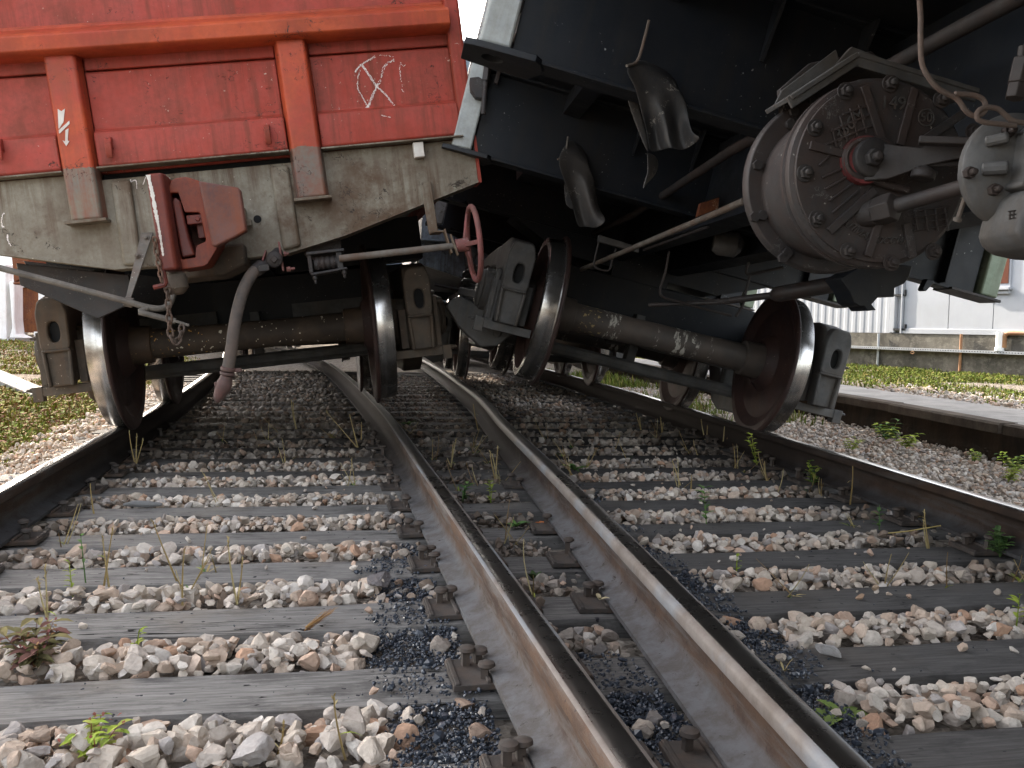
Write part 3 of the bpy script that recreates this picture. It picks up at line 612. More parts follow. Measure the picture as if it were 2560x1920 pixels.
for sx in (-.52, .52):
    m = MB(); pr = [(-.083, -.0), (-.066, -.085), (.066, -.085), (.083, 0)]
    m.prism([(sx+a, b) for a, b in pr], lambda a, b, d: (a, b+.0, d), 1.190, 1.95, seg=6); st = m.build('stanchion', M['stanchion'], red, bevel=.012, seg=3)
    c = MB(); c.box((sx, -.055, 1.182), (.182, .118, .014)); c.build('end_cap', M['grey'], st, bevel=.002)
for s_ in (-1, 1):
    m = MB(); m.prism([(HW*s_, .09), (HW*s_, -.035), ((HW-.010)*s_, -.045), ((HW-.068)*s_, -.045), ((HW-.078)*s_, -.035), ((HW-.078)*s_, .05)], lambda a, b, d: (a, b, d), ZP, 3.5); m.build('corner_post', M['red'], red, bevel=.006)
    m = MB(); m.box((s_*(HW-.035), 6.4, 2.45), (.04, 12.6, 2.1)); m.box((s_*(HW-.035), 6.4, 1.38), (.07, 12.6, .14)); m.build('side_wall', M['red'], red)
m = MB(); m.box((0, 6.4, 1.40), (2.6, 12.6, .06)); m.box((0, 6.4, 1.12), (.42, 12.4, .36)); m.box((0, 2.1, 1.10), (2.5, .4, .30)); m.box((0, 10.7, 1.10), (2.5, .4, .30)); m.box((0, 6.4, 1.2), (2.4, .2, .3))
m.box((0, 12.7, 2.3), (2.6, .05, 2.2)); m.build('underframe', M['under'], red)
# headstock: pressed plate tapering up to the ends
hb = [(-1.360, 1.19), (-.66, 1.005), (-.447, .953), (-.289, .944), (.188, .935), (.362, .938), (.662, .997), (1.360, 1.19)]
m = MB(); m.prism(hb+[(1.365, ZP-.012), (.443, ZP-.012), (.440, ZP-.048), (-.440, ZP-.048), (-.443, ZP-.012), (-1.365, ZP-.012)], XZ, -.012, .10)
hs = m.build('headstock', M['grey'], red, bevel=.004)
m = MB()                      # raised flats beside the draw gear and folded lower lip
for q in (-1, 1):
    a = [(-.40, ZP-.060), (-.405, .965), (-.318, .958), (-.31, ZP-.060)] if q < 0 else [(.335, ZP-.060), (.34, .955), (.43, .965), (.425, ZP-.060)]
    m = MB(); m.prism(a, XZ, -.040, -.004); m.build('stiffener', M['grey'], hs, bevel=.016, seg=3)
m = MB(); m.prism([(-1.36, 1.19), (-.447, .953), (.362, .938), (.662, .997), (1.36, 1.19), (1.36, 1.20), (.66, 1.007), (.36, .948), (-.447, .963), (-1.36, 1.20)], XZ, -.018, .16); m.build('lower_flange', M['grey'], hs)
m = MB(); m.prism([(HW-.012, ZP), (HW+.002, ZP), (HW+.002, 1.187), (HW-.012, 1.187)], XZ, -.03, .14); m.build('edge_plate', M['red'], hs)
m = MB(); m.box((1.072, -.035, 1.375), (.052, .045, .075)); m.build('pad', M['white'], hs, bevel=.004)
m = MB(); m.lathe([(-.001, .019), (.002, .019)], (.241, -.0135, 1.120), (0, -1, 0), 24); m.build('hole', NT('hole_dark').done((.004, .004, .004), .9), hs)
m = MB(); m.box((.185, -.06, 1.135), (.022, .07, .07)); m.box((.195, -.055, 1.10), (.04, .06, .03)); m.build('lug', M['grey'], hs, bevel=.003)
# lower wings under the headstock
m = MB(); m.prism([(-.95, 1.06), (-.44, .94), (-.44, .80), (-.62, .74), (-.95, .95)], XZ, .25, .29); m.build('bracing_plate', M['cast'], red, bevel=.004)
m = MB(); m.prism([(-1.3, 1.2), (-.5, 1.0), (-.5, .80), (-.78, .72), (-1.25, 1.05)], XZ, 1.6, 1.64); m.build('bracing_plate', M['cast'], red, bevel=.004)
# rope hooks
for x, z in ((-.372, 1.512), (.350, 1.510), (-.842, 1.545)):
    m = MB(); m.prism([(-.044, z+.052), (-.075, z+.045), (-.098, z+.015), (-.098, z-.030), (-.085, z-.052), (-.072, z-.030), (-.070, z+.005), (-.044, z-.01)], YZ, x-.015, x+.015); m.build('rope_hook', M['red'], red, bevel=.004)
# painted arrow, chalk cross and chalk letters
def apx(cx0, cy0, sc, pts, yl): return [tuple(RW.h(cx0+a*sc, cy0+b*sc, yl)[i] for i in (0, 2)) for a, b in pts]
m = MB(); sc = 100/1276
for poly in ([(310, 285), (430, 360), (540, 275), (500, 650), (485, 715), (355, 915), (335, 900)], [(345, 960), (680, 660), (690, 760), (385, 1060), (350, 1062)], [(560, 960), (655, 905), (630, 1250), (640, 1315), (690, 1300), (585, 1475), (465, 1290), (545, 1315)]):
    m.prism(apx(120, 250, sc, poly, -.0875), XZ, -.0885, -.0855)
m.build('arrow_mark', M['white'], red, smooth=0)
def chalkline(mb, pts, cx0, cy0, sc, yl, wd=.0045, gap=.30, steps=26, dens=2):
    P = crom([RW.h(cx0+a*sc, cy0+b*sc, yl) for a, b in pts], 8); L = sum((P[i+1]-P[i]).length for i in range(len(P)-1)); n = int(L/.004)
    for k in range(n):
        t = k/n*(len(P)-1); i = int(t); p = P[i].lerp(P[i+1], t-i); d = (P[i+1]-P[i]).normalized(); nn = Vector((-d.z, 0, d.x))
        for q in range(dens):
            if rng.random() < gap: continue
            c = p+nn*rng.uniform(-wd, wd); a = rng.uniform(.002, .0055); b = rng.uniform(.0008, .0020)
            v = [c+d*a+nn*b*.3, c+nn*b, c-d*a-nn*b*.2, c-nn*b]; mb.add([x+Vector((0, rng.uniform(-.0004, .0002), 0)) for x in v], [(0, 1, 2, 3)])
m = MB(); sc = 200/1746
cl = lambda pts, **k: chalkline(m, pts, 860, 120, sc, -.0085, **k)
cl([(400, 380), (540, 580), (720, 850)], wd=.005, gap=.05, dens=4); cl([(720, 850), (900, 1010), (1120, 1290)], wd=.0035, gap=.25, dens=3); cl([(1090, 260), (890, 400), (790, 690), (720, 850)], wd=.006, gap=.45, dens=3)
cl([(720, 850), (620, 1040), (540, 1250), (480, 1330)], wd=.0055, gap=.15, dens=4); cl([(250, 520), (330, 400), (480, 300), (690, 180)], wd=.004, gap=.2, dens=3); cl([(350, 480), (300, 680), (300, 870), (380, 1030), (470, 1200), (570, 1360)], wd=.0025, gap=.35)
cl([(1210, 360), (1220, 560), (1250, 800), (1290, 970)], wd=.004, gap=.6); cl([(750, 160), (900, 165), (1090, 180)], wd=.003, gap=.75); cl([(1230, 330), (1290, 380), (1350, 365)], gap=.4)
m.build('chalk_cross', M['chalk'], red, smooth=0); m = MB(); chalkline(m, [(780, 1450), (900, 1490), (1040, 1520)], 860, 120, sc, -.0475, wd=.002, gap=.5); m.build('chalk_streak', M['chalk'], red, smooth=0)
m = MB(); cn = lambda pts: chalkline(m, pts, 0, 380, 420/1340, -.014, wd=.0012, gap=.02, dens=3)
cn([(1042, 222), (1044, 312)]); cn([(1044, 240), (1075, 225), (1088, 240), (1090, 298)]); cn([(1160, 205), (1140, 262)]); chalkline(m, [(30, 490), (12, 540), (18, 590), (35, 598)], 0, 380, 420/1340, -.014, wd=.003, gap=.1, dens=3); chalkline(m, [(60, 660), (62, 700), (85, 755)], 0, 380, 420/1340, -.014, wd=.003, gap=.1, dens=3)
m.build('chalk_letters', M['chalk'], hs, smooth=0)
# ---- automatic coupler
cp = empty('coupler'); cp.parent = red
m = MB(); m.prism([(-.164, -.50), (-.100, -.50), (-.088, -.46), (-.088, -.28), (-.155, -.28), (-.168, -.46)], lambda a, b, d: (a+.0, b, d), .886, 1.302); m.build('large_tooth', M['coupler'], cp, bevel=.012, seg=3)
m = MB(); out = radial([(-.10, 1.235), (-.07, 1.285), (-.01, 1.288), (.045, 1.262), (.055, 1.20), (.085, 1.05), (.088, .985), (.015, .893), (-.10, .888)], (-.035, 1.08), 64)
inn = radial([(-.093, 1.225), (-.050, 1.222), (-.046, 1.135), (.022, 1.128), (.030, 1.00), (-.018, .985), (-.022, .935), (-.088, .932)], (-.04, 1.08), 64)
m.ring(out, inn, XZ, -.42, -.22); m.prism(out, XZ, -.27, -.20); m.build('head', M['coupler_orange'], cp, bevel=.006)
m = MB(); m.prism([(-.086, 1.185), (-.072, 1.205), (-.052, 1.185), (-.040, 1.02), (-.026, .945), (-.082, .940)], XZ, -.425, -.29); m.build('lock', M['coupler'], cp, bevel=.008)
m = MB(); m.box((-.005, -.38, 1.100), (.066, .08, .040)); m.box((.010, -.35, 1.055), (.030, .06, .07)); m.lathe([(0, .011), (.008, .010), (.008, 0)], (.010, -.42, 1.100), (0, -1, 0), 14); m.build('lock_lever', M['coupler'], cp, bevel=.004)
m = MB(); m.prism([(.045, 1.252), (.205, 1.208), (.214, 1.195), (.214, 1.020), (.165, .998), (.075, .965), (.060, .972)], XZ, -.50, -.42); m.prism([(.065, 1.2), (.19, 1.17), (.18, 1.05), (.085, 1.0)], XZ, -.44, -.20); m.build('small_tooth', M['coupler_rust'], cp, bevel=.010, seg=3)
m = MB(); m.box((0, -.12, 1.08), (.16, .30, .18)); m.prism([(-.20, 1.0), (.17, 1.0), (.165, .90), (.05, .86), (-.20, .86)], XZ, -.16, .2); m.lathe([(0, .035), (.03, .045), (.07, .045), (.1, .02)], (-.118, -.42, .880), (0, 0, -1), 20); m.build('shank', M['bogie'], cp, bevel=.012)
m = MB(); m.tube([(-.160, -.485, .89), (-.156, -.485, .835), (-.164, -.485, .826), (-.210, -.485, .820)], .011, 8); m.build('coupler_hook', M['coupler'], cp)
m = MB(); pts = [RW.h(*p, -.503) for p in ((370+.0, 437), (380, 480), (388, 525), (396, 565), (402, 600), (408, 640))]
for i in range(len(pts)-1):
    a, b = pts[i], pts[i+1]; w0, w1 = .010-.0012*i, .010-.0012*(i+1); y = -.5025
    for q in range(6):
        t0, t1 = q/6, (q+1)/6; j0, j1 = rng.uniform(.5, 1.2)*w0, rng.uniform(.5, 1.2)*w1; p0, p1 = a.lerp(b, t0), a.lerp(b, t1); m.add([(p0.x-j0, y, p0.z), (p0.x+j0, y, p0.z), (p1.x+j1, y, p1.z), (p1.x-j1, y, p1.z)], [(0, 1, 2, 3)])
m.build('paint_mark', M['white'], cp, smooth=0)
# ---- chains
def chain(mb, pts, link=.036, r=.0046, w=.011):
    P = crom(pts, 12); L = [0]
    for i in range(len(P)-1): L.append(L[-1]+(P[i+1]-P[i]).length)
    n = max(2, int(L[-1]/(link*.78)))
    def at(s):
        s = min(max(s, 0), L[-1]-1e-5)
        for i in range(len(P)-1):
            if L[i+1] >= s: return P[i].lerp(P[i+1], (s-L[i])/max(1e-6, L[i+1]-L[i]))
        return P[-1]
    for k in range(n):
        s = (k+.5)/n*L[-1]; c = at(s); d = (at(s+.006)-at(s-.006)).normalized(); u = d.cross(Vector((.3, 1, .1))).normalized()
        if k % 2: u = d.cross(u).normalized()
        ring = []
        for q in range(16):
            t = 2*PI*q/16; ca, sa = math.cos(t), math.sin(t); ring.append(c+d*(link*.5*(abs(ca)**.7)*(1 if ca > 0 else -1))+u*(w*sa))
        mb.tube(ring, r, 6, closed=True)
m = MB(); chain(m, [r2(668, 300, -.52), (r2(672, 340, -.50)), r2(683, 400, -.50), r2(692, 450, -.51), r2(700, 495, -.52)], .030, .004, .009); m.build('chain', M['chain'], red)
m = MB(); chain(m, [r2(722, 505, -.45), r2(728, 580, -.45), r2(732, 660, -.44), r2(738, 720, -.43), r2(757, 755, -.42), r2(782, 720, -.40), r2(785, 680, -.38)], .040, .0052, .012); chain(m, [r2(725, 520, -.45), r2(740, 535, -.44), r2(757, 520, -.42)], .036, .005, .011); m.build('chain', M['chain'], red)
# ---- uncoupling lever
m = MB(); m.tube(crom([r2(-260, 362, -.32), r2(0, 432, -.30), r2(200, 484, -.30), r2(400, 537, -.30), r2(550, 577, -.30), r2(640, 602, -.30), r2(700, 606, -.29), r2(735, 582, -.27), r2(755, 520, -.22), r2(765, 470, -.15)], 6), .0145, 10)
lv = m.build('uncoupling_lever', M['rod'], red)
m = MB(); m.tube([r2(600, 622, -.32), r2(720, 652, -.32), r2(760, 662, -.32)], .0135, 10); m.bar(r2(755, 660, -.32), r2(818, 680, -.32), .012, .034, (0, 1, 0)); m.tube([r2(600, 620, -.32), r2(640, 606, -.305)], .012, 8); m.build('lever_arm', M['rod'], lv, bevel=.002)
m = MB(); A, B, C_ = r2(645, 285, -.03), r2(615, 385, -.04), r2(557, 580, -.28)
m.prism([(A.x-.035, A.z+.01), (A.x+.02, A.z+.005), (C_.x+.012, C_.z+.02), (C_.x-.012, C_.z+.02)], lambda a, b, d: (a, -.03-.25*(A.z-b)/(A.z-C_.z)+d, b), -.012, .0, seg=1); m.hexbolt((A.x-.01, -.055, A.z-.02), (0, -1, 0), .014, .012); m.hexbolt((B.x-.004, -.13, B.z), (0, -1, 0), .014, .012)
m.lathe([(-.018, .015), (-.018, .023), (.018, .023), (.018, .015)], C_, (r2(700, 606, -.3)-r2(400, 537, -.3)), 18); m.build('lever_bracket', M['rod'], red, bevel=.002)
# ---- brake hose
P = [r2(1175, 405, -.20), r2(1130, 425, -.24), r2(1092, 455, -.27), r2(1055, 520, -.29), r2(1030, 600, -.30), r2(1012, 690, -.30), r2(1000, 780, -.30), r2(985, 870, -.29)]
m = MB(); m.tube(crom(P[1:], 7), .0275, 16); hz = m.build('brake_hose', M['rubber'], red)
m = MB(); d = (P[-1]-P[-2]).normalized(); m.lathe([(-.012, .030), (-.010, .034), (.006, .034), (.008, .030)], P[-1], d, 18); m.lathe([(.012, .030), (.014, .034), (.026, .034), (.028, .028)], P[-1], d, 18); m.box(P[-1]+Vector((.045, 0, -.01)), (.03, .02, .018))
e0 = P[-1]+d*.03; m.tube(crom([e0, e0+d*.03+Vector((-.004, 0, 0)), e0+d*.06+Vector((-.010, .0, 0)), e0+d*.10+Vector((-.022, 0, 0)), e0+d*.125+Vector((-.024, 0, 0))], 4), [.026, .028, .03, .031, .034, .036, .036, .036, .035, .033, .03, .027, .024, .021, .018, .014, .010][:17], 14); m.box(e0+d*.05+Vector((-.03, .0, .0)), (.03, .03, .05)); m.build('hose_coupling', weathered('hose_coupling_rust', (.125, .060, .052), (.090, .055, .048), (.05, .04, .036), .7, (.17, .15, .14), .62, None, .6, bump=.4, scale=14, seed=9.4), hz, bevel=.003)
m = MB(); m.lathe([(-.03, .026), (-.028, .032), (.018, .032), (.02, .026)], P[1].lerp(P[2], .2), (P[1]-P[2]), 18); m.tube([P[1], P[0], P[0]+Vector((.03, .10, .05))], .026, 14); m.box(r2(1140, 432, -.285), (.05, .03, .03)); m.build('hose_clip', M['cast'], hz, bevel=.003)
m = MB(); c = r2(1185, 395, -.24); m.lathe([(0, .04), (.03, .038), (.035, .028)], c+Vector((0, .02, 0)), (0, -1, 0), 20); m.box(c+Vector((0, -.02, 0)), (.028, .02, .028), Matrix.Rotation(.8, 3, 'Y')); m.build('cock', M['cast'], hz, bevel=.003)
m = MB(); m.bar(r2(1205, 320, -.2), r2(1225, 445, -.2), .05, .010, (1, 0, .15)); m.hexbolt(r2(1226, 372, -.2), (1, 0, 0), .013, .012); m.hexbolt(r2(1238, 438, -.2), (1, 0, 0), .013, .02); m.bar(r2(1150, 360, -.22), r2(1135, 405, -.24), .03, .008, (1, 0, 0)); m.build('hose_bracket', M['pink_red'], hz, bevel=.002)
# ---- hand brake gear
yh = -.20; zr = .870
m = MB(); m.tube([(.60, yh, zr+.002), (1.20, yh, zr)], .017, 14); hb_ = m.build('brake_shaft', M['rod'], red)
m = MB(); ring = [(1.262+.006*math.cos(t), yh+.178*math.sin(t), zr+.180*math.cos(t)) for t in np.linspace(0, 2*PI, 48, endpoint=False)]; m.tube(ring, .0140, 10, closed=True)
for a in (0, 2*PI/3, 4*PI/3): m.bar((1.215, yh+.02*math.sin(a+.5), zr+.02*math.cos(a+.5)), (1.258, yh+.172*math.sin(a+.5), zr+.174*math.cos(a+.5)), .022, .012, (1, 0, 0))
m.lathe([(-.04, .022), (-.035, .032), (.03, .034), (.035, .024)], (1.205, yh, zr), (1, 0, 0), 16); m.build('hand_wheel', M['pink_red'], red, bevel=.003)
m = MB(); m.prism([(.44, .935), (.47, 1.01), (.628, 1.035), (.628, .915), (.455, .905)], XZ, .105, .16); m.box((.54, -.06, .912), (.18, .30, .014)); m.lathe([(-.055, .034)]+[(-.05+.0125*k, .036 if k % 2 else .030) for k in range(9)]+[(.058, .034)], (.535, -.16, .862), (1, 0, 0), 20)
m.prism([(.455, .818), (.63, .828), (.634, .818), (.46, .806)], XZ, -.22, -.08); m.box((.602, -.155, .868), (.028, .08, .10)); m.box((.462, -.155, .87), (.02, .08, .10)); m.hexbolt((.475, -.2, .806), (0, 0, -1), .013, .02); m.hexbolt((.615, -.2, .816), (0, 0, -1), .013, .02); m.build('worm_box', M['cast'], red, bevel=.004)
m = MB(); m.prism([(1.060, 1.215), (1.112, 1.215), (1.116, .958), (1.068, .958)], XZ, -.035, -.022); m.prism([(1.107, 1.215), (1.114, 1.215), (1.119, .96), (1.112, .96)], XZ, -.022, .06); m.bar((1.07, -.10, .953), (1.125, -.10, .950), .15, .008); m.bar((1.128, -.17, .955), (1.146, -.19, .832), .05, .009, (1, 0, 0)); m.bar((1.150, -.21, .925), (1.172, -.225, .820), .03, .008, (1, 0, 0)); m.build('shaft_bracket', M['grey'], red, bevel=.002)
# ---- running gear of the red wagon: the wheelset hangs askew from the frame
f0 = Frame((-1.34, 4.457, .185), 11.9, 0)
def red_axle(y, dx, z, roll, **k): c = f0.w(dx, y, z); return wheelset(red, Wl(RW, c, 11.9, roll), M['axle'], **k)
def lichen(ws):
    pass
red_axle(1.15, -.045, .556, 6.1); red_axle(3.0, -.06, .515, 4.0); red_axle(9.8, -.05, .50, 1.5); red_axle(11.65, -.05, .49, 0.5)
bg_ = empty('bogie'); bg_.parent = red; bg_.matrix_basis = Wl(RW, f0.w(-.045, 1.15, .556), 11.9, 7.0)
side_frame(bg_, -1.018, .02, 0, M['bogie'], M['bogie'], sgn=-1); side_frame(bg_, 1.018, .0, 0, M['bogie'], M['bogie'], sgn=1)
m = MB(); m.box((0, .925, .0), (1.9, .10, .12)); m.box((-.5, .62, .10), (.5, .05, .16)); m.box((.5, .62, .10), (.5, .05, .16)); m.tube([(-.9, -.0+.60, -.20), (.9, .60, -.20)], .030, 8); m.tube([(-.75, .55, -.17), (.75, .55, -.17)], .04, 10); m.box((0, .6, -.02), (.06, .12, .34)); m.tube([(0, .45, -.05), (0, 1.4, -.05)], .025, 8); m.build('brake_beam', M['bogie_dark'], bg_); m = MB(); m.box((0, .925, .22), (2.1, .44, .34)); m.box((.1, 2.4, .35), (1.5, .05, .45)); m.build('bogie_bolster', M['under'], bg_, bevel=.01)
b2 = copy_tree(bg_, red); b2.matrix_basis = Wl(RW, f0.w(-.05, 9.8, .50), 11.9, 1.5)
# ================================================================== BLACK WAGON (leans right, runs from far beyond its bogie back over the camera's right shoulder)
BW = Frame((.884, 4.786, .213), 6.9, -13.4); blk = empty('freight_wagon', BW.M())
tag(blk, 'black underframed wagon leaning to the right, its lifted wheelset and underside facing the camera', 'railway wagon', 'derailed goods wagons')
def c3(x, y, yl=0): return BW.h(1080+x*.3617, y*.3617, yl)
def c4(x, y, yl=0): return BW.h(1780+x*.4218, 60+y*.4218, yl)
def c6(x, y, yl=0): return BW.h(1380+x*.2803, 520+y*.2803, yl)
BY = [-6.8, -5.1, -3.4, -1.7, 0.0, 1.72, 3.5]
for i, y in enumerate(BY):
    m = MB(); m.box((0, y+.02, 1.41), (2.86, .012, .43)); m.box((0, y+.04, 1.187), (2.78, .11, .014)); m.box((0, y+.04, 1.612), (2.9, .17, .014))
    for x in (1.22,): m.box((x, y+.0, 1.40), (.012, .10, .40))
    cb = m.build('cross_bearer', M['under'], blk, bevel=.003)
    for s in (-1, 1):
        p = MB(); x0 = -1.488 if s < 0 else 1.505
        pm = M['post_grey'] if s < 0 else M['post_green']
        p.prism([(x0-.052, y-.02), (x0+.052, y-.02), (x0+.052, y+.14), (x0-.052, y+.14)], lambda a, b, d: (a, b, d), 1.197, 3.4); po = p.build('side_post', pm, blk, bevel=.010)
        if s < 0:
            c = MB(); out = radial([(-1.585, y-.03), (-1.34, y-.05), (-1.31, y+.05), (-1.35, y+.17), (-1.585, y+.15)], (-1.46, y+.06), 32); c.ring(out, ellipse((-1.485, y+.05), .036, .036, 32), lambda a, b, d: (a, b, d), 1.172, 1.194); c.build('foot_plate', M['under'], po, bevel=.002)
        else:
            c = MB(); c.box((1.42, y+.05, 1.183), (.30, .18, .014)); c.build('foot_plate', M['cast'], po, bevel=.002)
m = MB(); m.box((0, -2.0, 1.64), (2.96, 12.0, .04)); fl = m.build('floor', M['under'], blk)
m = MB()
for x in (-.98, .98): m.box((x, -2.0, 1.56), (.09, 11.9, .10))
m.build('stringer', M['under'], blk)
for s in (-1, 1):
    m = MB(); m.box((1.46*s, -2.0, 2.55), (.035, 12.0, 1.85)); m.box((1.45*s, -2.0, 1.665), (.07, 12.0, .09)); m.build('side_wall', M['under'], blk)
m = MB(); m.box((0, 3.97, 2.5), (2.9, .05, 1.9)); m.prism([(-1.4, 1.62), (1.4, 1.62), (1.4, 1.2), (.5, .98), (-.5, .98), (-1.4, 1.2)], XZ, 3.9, 3.95); m.build('end_wall', M['under'], blk)
m = MB()
for x in (-.17, .17): m.box((x, -1.9, 1.34), (.014, 11.6, .50)); m.box((x*1.25, -1.9, 1.085), (.12, 11.6, .014))
m.build('centre_sill', M['under'], blk)
m = MB(); m.prism([(-1.0, 1.19), (1.0, 1.19), (.6, 1.02), (-.6, 1.02)], XZ, 1.72, 2.12); m.box((0, 1.92, .98), (.42, .42, .10)); m.build('bolster', M['under'], blk)
# sloping hopper plates seen in the dark above the bogie
m = MB(); m.prism([(.1, 1.60), (1.6, 1.60), (.9, 1.28), (.3, 1.28)], YZ, -1.1, -.25); m.build('chute', M['under'], blk)
m = MB(); m.tube([(-.42, -5, 1.30), (-.42, -1.0, 1.29), (-.40, .6, 1.22), (-.38, 3.6, 1.22)], .021, 12); m.build('air_pipe', M['dark_rod'], blk)
m = MB(); m.tube([(.62, -5, 1.42), (.60, -.4, 1.42), (.55, 3.2, 1.40)], .014, 10); m.build('air_pipe', M['dark_rod'], blk)
a_, b_ = c3(1215, 880, .5), c3(1365, 715, .5); m = MB(); m.bar(a_, b_, .05, .05, (0, 1, 0)); m.build('diagonal_brace', M['cast'], blk, bevel=.003)
for y in (-1.7, 0.0):
    for x in (-.62, -.30, .30, .62):
        m = MB(); m.prism([(y-.10, 1.605), (y+.0, 1.605), (y+.0, 1.40), (y-.012, 1.40)], YZ, x-.006, x+.006); m.build('gusset', M['under'], blk)
for y in (-.85, .85, 2.6):
    m = MB(); m.box((0, y, 1.575), (2.8, .07, .09)); m.box((0, y, 1.527), (2.8, .11, .010)); m.build('floor_joist', M['bogie_dark'] if y < 0 else M['under'], blk, bevel=.003)
# latch hung on the second post
m = MB(); m.prism([tuple(c3(x, y, -.05)[i] for i in (0, 2)) for x, y in ((260, 545), (320, 538), (352, 560), (350, 690), (300, 680), (265, 630))], XZ, -.075, -.02); m.tube([c3(368, 560, -.09), c3(355, 790, -.10)], .013, 8); m.bar(c3(395, 380, -.05), c3(372, 560, -.06), .03, .03); m.bar(c3(500, 360, -.04), c3(440, 580, -.04), .02, .02); m.build('latch', M['cast'], blk, bevel=.003)
# torn and bent door strips
def strip(Lp, Rp, y, seedv, depth, name='bent_strip'):
    L = crom([c3(a, b, y+d) for a, b, d in Lp], 6); R_ = crom([c3(a, b, y+d) for a, b, d in Rp], 6); n = min(len(L), len(R_)); vs = []; W = 16
    for i in range(n):
        for j in range(W+1):
            t = j/W; p = L[i].lerp(R_[i], t); k = (i/n); fold = math.sin(t*PI*3.1+seedv)*depth*sm(k, .25, .8); vs.append((p.x, p.y+fold-.03*math.sin(t*PI), p.z+.4*fold*sm(k, .7, 1)))
    fs = [(i*(W+1)+j, i*(W+1)+j+1, (i+1)*(W+1)+j+1, (i+1)*(W+1)+j) for i in range(n-1) for j in range(W)]
    mb = MB(); mb.add(vs, fs); o = mb.build(name, M['strip'], blk, smooth=60); so_ = o.modifiers.new('solid', 'SOLIDIFY'); so_.thickness = .006; return o
def sheet(rows, y, tip=None):
    vs = []; W = len(rows[0]); 
    for r in rows:
        for q in r: vs.append(c3(q[0], q[1], y+(q[2] if len(q) > 2 else 0)))
    fs = [(i*W+j, i*W+j+1, (i+1)*W+j+1, (i+1)*W+j) for i in range(len(rows)-1) for j in range(W-1)]
    mb = MB(); mb.add(vs, fs); o = mb.build('bent_strip', M['strip'], blk, smooth=60); q = o.modifiers.new('solid', 'SOLIDIFY'); q.thickness = .007; q = o.modifiers.new('sub', 'SUBSURF'); q.levels = 3; q.render_levels = 3; return o
sheet([[(1432, 395, .09), (1490, 405, .09), (1570, 430, .09), (1650, 480, .09), (1705, 560, .09)], [(1345, 452, -.02), (1420, 430), (1520, 470), (1600, 510), (1690, 590)], [(1352, 515, -.02), (1440, 545), (1560, 570), (1660, 610), (1740, 660)], [(1405, 585, -.02), (1480, 600), (1570, 610), (1665, 640), (1755, 700)], [(1440, 740), (1510, 745, .01), (1590, 740, -.02), (1670, 745, .02), (1768, 775)], [(1482, 880), (1545, 880, .05), (1625, 850, -.05), (1690, 865, .05), (1782, 880, -.02)], [(1500, 985), (1562, 1015, .06), (1640, 960, -.06), (1702, 995, .05), (1810, 935, -.04)], [(1507, 1058), (1590, 1040, .05), (1660, 1012, -.06), (1735, 1058, .04), (1882, 945, -.08)]], -1.74)
sheet([[(1335, 605), (1375, 620), (1412, 640)], [(1360, 730), (1400, 745), (1440, 760)], [(1420, 890), (1450, 895), (1482, 900)], [(1478, 1030), (1490, 1045), (1503, 1060)]], -1.60)
sheet([[(1490, 1045, 0), (1520, 1060, .02), (1560, 1075, .05)], [(1495, 1120, 0), (1530, 1130, .02), (1580, 1150, .06)], [(1498, 1195, 0), (1515, 1210, .01), (1540, 1230, .04)], [(1470, 1260, 0), (1476, 1265, .0), (1484, 1270, .01)], [(1460, 1302, 0), (1464, 1302, .0), (1468, 1302, .0)]], -1.74)
m = MB(); m.tube(crom([c3(1500, 140, -1.73), c3(1470, 260, -1.73), c3(1420, 420, -1.73), c3(1345, 455, -1.76)], 5), .005, 6); m.build('torn_edge', M['rod'], blk)
sheet([[(985, 930, .12), (1010, 950, .12), (1045, 985, .12), (1075, 1060, .12)], [(905, 1010, .02), (960, 1030), (1020, 1060), (1078, 1105)], [(866, 1103, -.02), (940, 1115), (1010, 1130), (1085, 1150)], [(890, 1180, -.02), (960, 1185), (1035, 1190), (1110, 1205)], [(918, 1260), (985, 1260, .03), (1060, 1245, -.03), (1135, 1265, .01)], [(955, 1370), (1012, 1365, .05), (1085, 1345, -.05), (1147, 1375, .02)], [(990, 1480), (1042, 1492, .06), (1105, 1465, -.06), (1165, 1462, .0)], [(1006, 1582), (1065, 1562, .05), (1135, 1592, -.04), (1224, 1520, -.08)]], -.06)
sheet([[(905, 1255), (925, 1262), (945, 1270)], [(915, 1340), (940, 1350), (965, 1360)], [(920, 1420), (950, 1440), (985, 1460)]], .12)
m = MB(); m.tube(crom([c3(940, 945, -.03), c3(920, 1060, -.04), c3(868, 1103, -.07)], 5), .005, 6); m.build('torn_edge', M['rod'], blk)
# ---- brake cylinder
yc_ = -2.66; cc = c4(1000, 880, yc_); R0 = .218
cy = empty('brake_cylinder'); cy.parent = blk
m = MB(); m.lathe([(0, .19), (.012, R0-.002), (.02, R0), (.030, R0), (.032, .196), (.044, R0+.001), (.058, R0), (.062, .185), (.29, .18)], (cc.x, yc_, cc.z), (0, 1, 0), 72); m.build('barrel', M['cast'], cy, smooth=40)
m = MB(); bk = Vector((cc.x+.005, -2.40, cc.z+.012)); m.lathe([(0, .16), (.0, R0+.005), (.012, R0+.010), (.03, R0+.010), (.034, R0-.01), (.034, .1)], bk, (0, 1, 0), 72)
m.prism([(cc.x-.16, bk.z+.12), (cc.x-.19, bk.z+.20), (cc.x-.13, bk.z+.285), (cc.x+.02, bk.z+.36), (cc.x+.16, bk.z+.30), (cc.x+.17, bk.z+.10)], XZ, -2.395, -2.37); m.build('back_flange', M['cast'], cy, smooth=40, bevel=.002)
for x, y in ((285, 830), (265, 1140), (312, 1130), (435, 1385), (460, 1355), (480, 585), (502, 510), (615, 440)): p = c4(x, y, -2.42); m = MB(); m.hexbolt((p.x, -2.40, p.z), (0, -1, 0), .0145, .012, stud=False); m.build('bolt', M['dark_rod'], cy, bevel=.001)
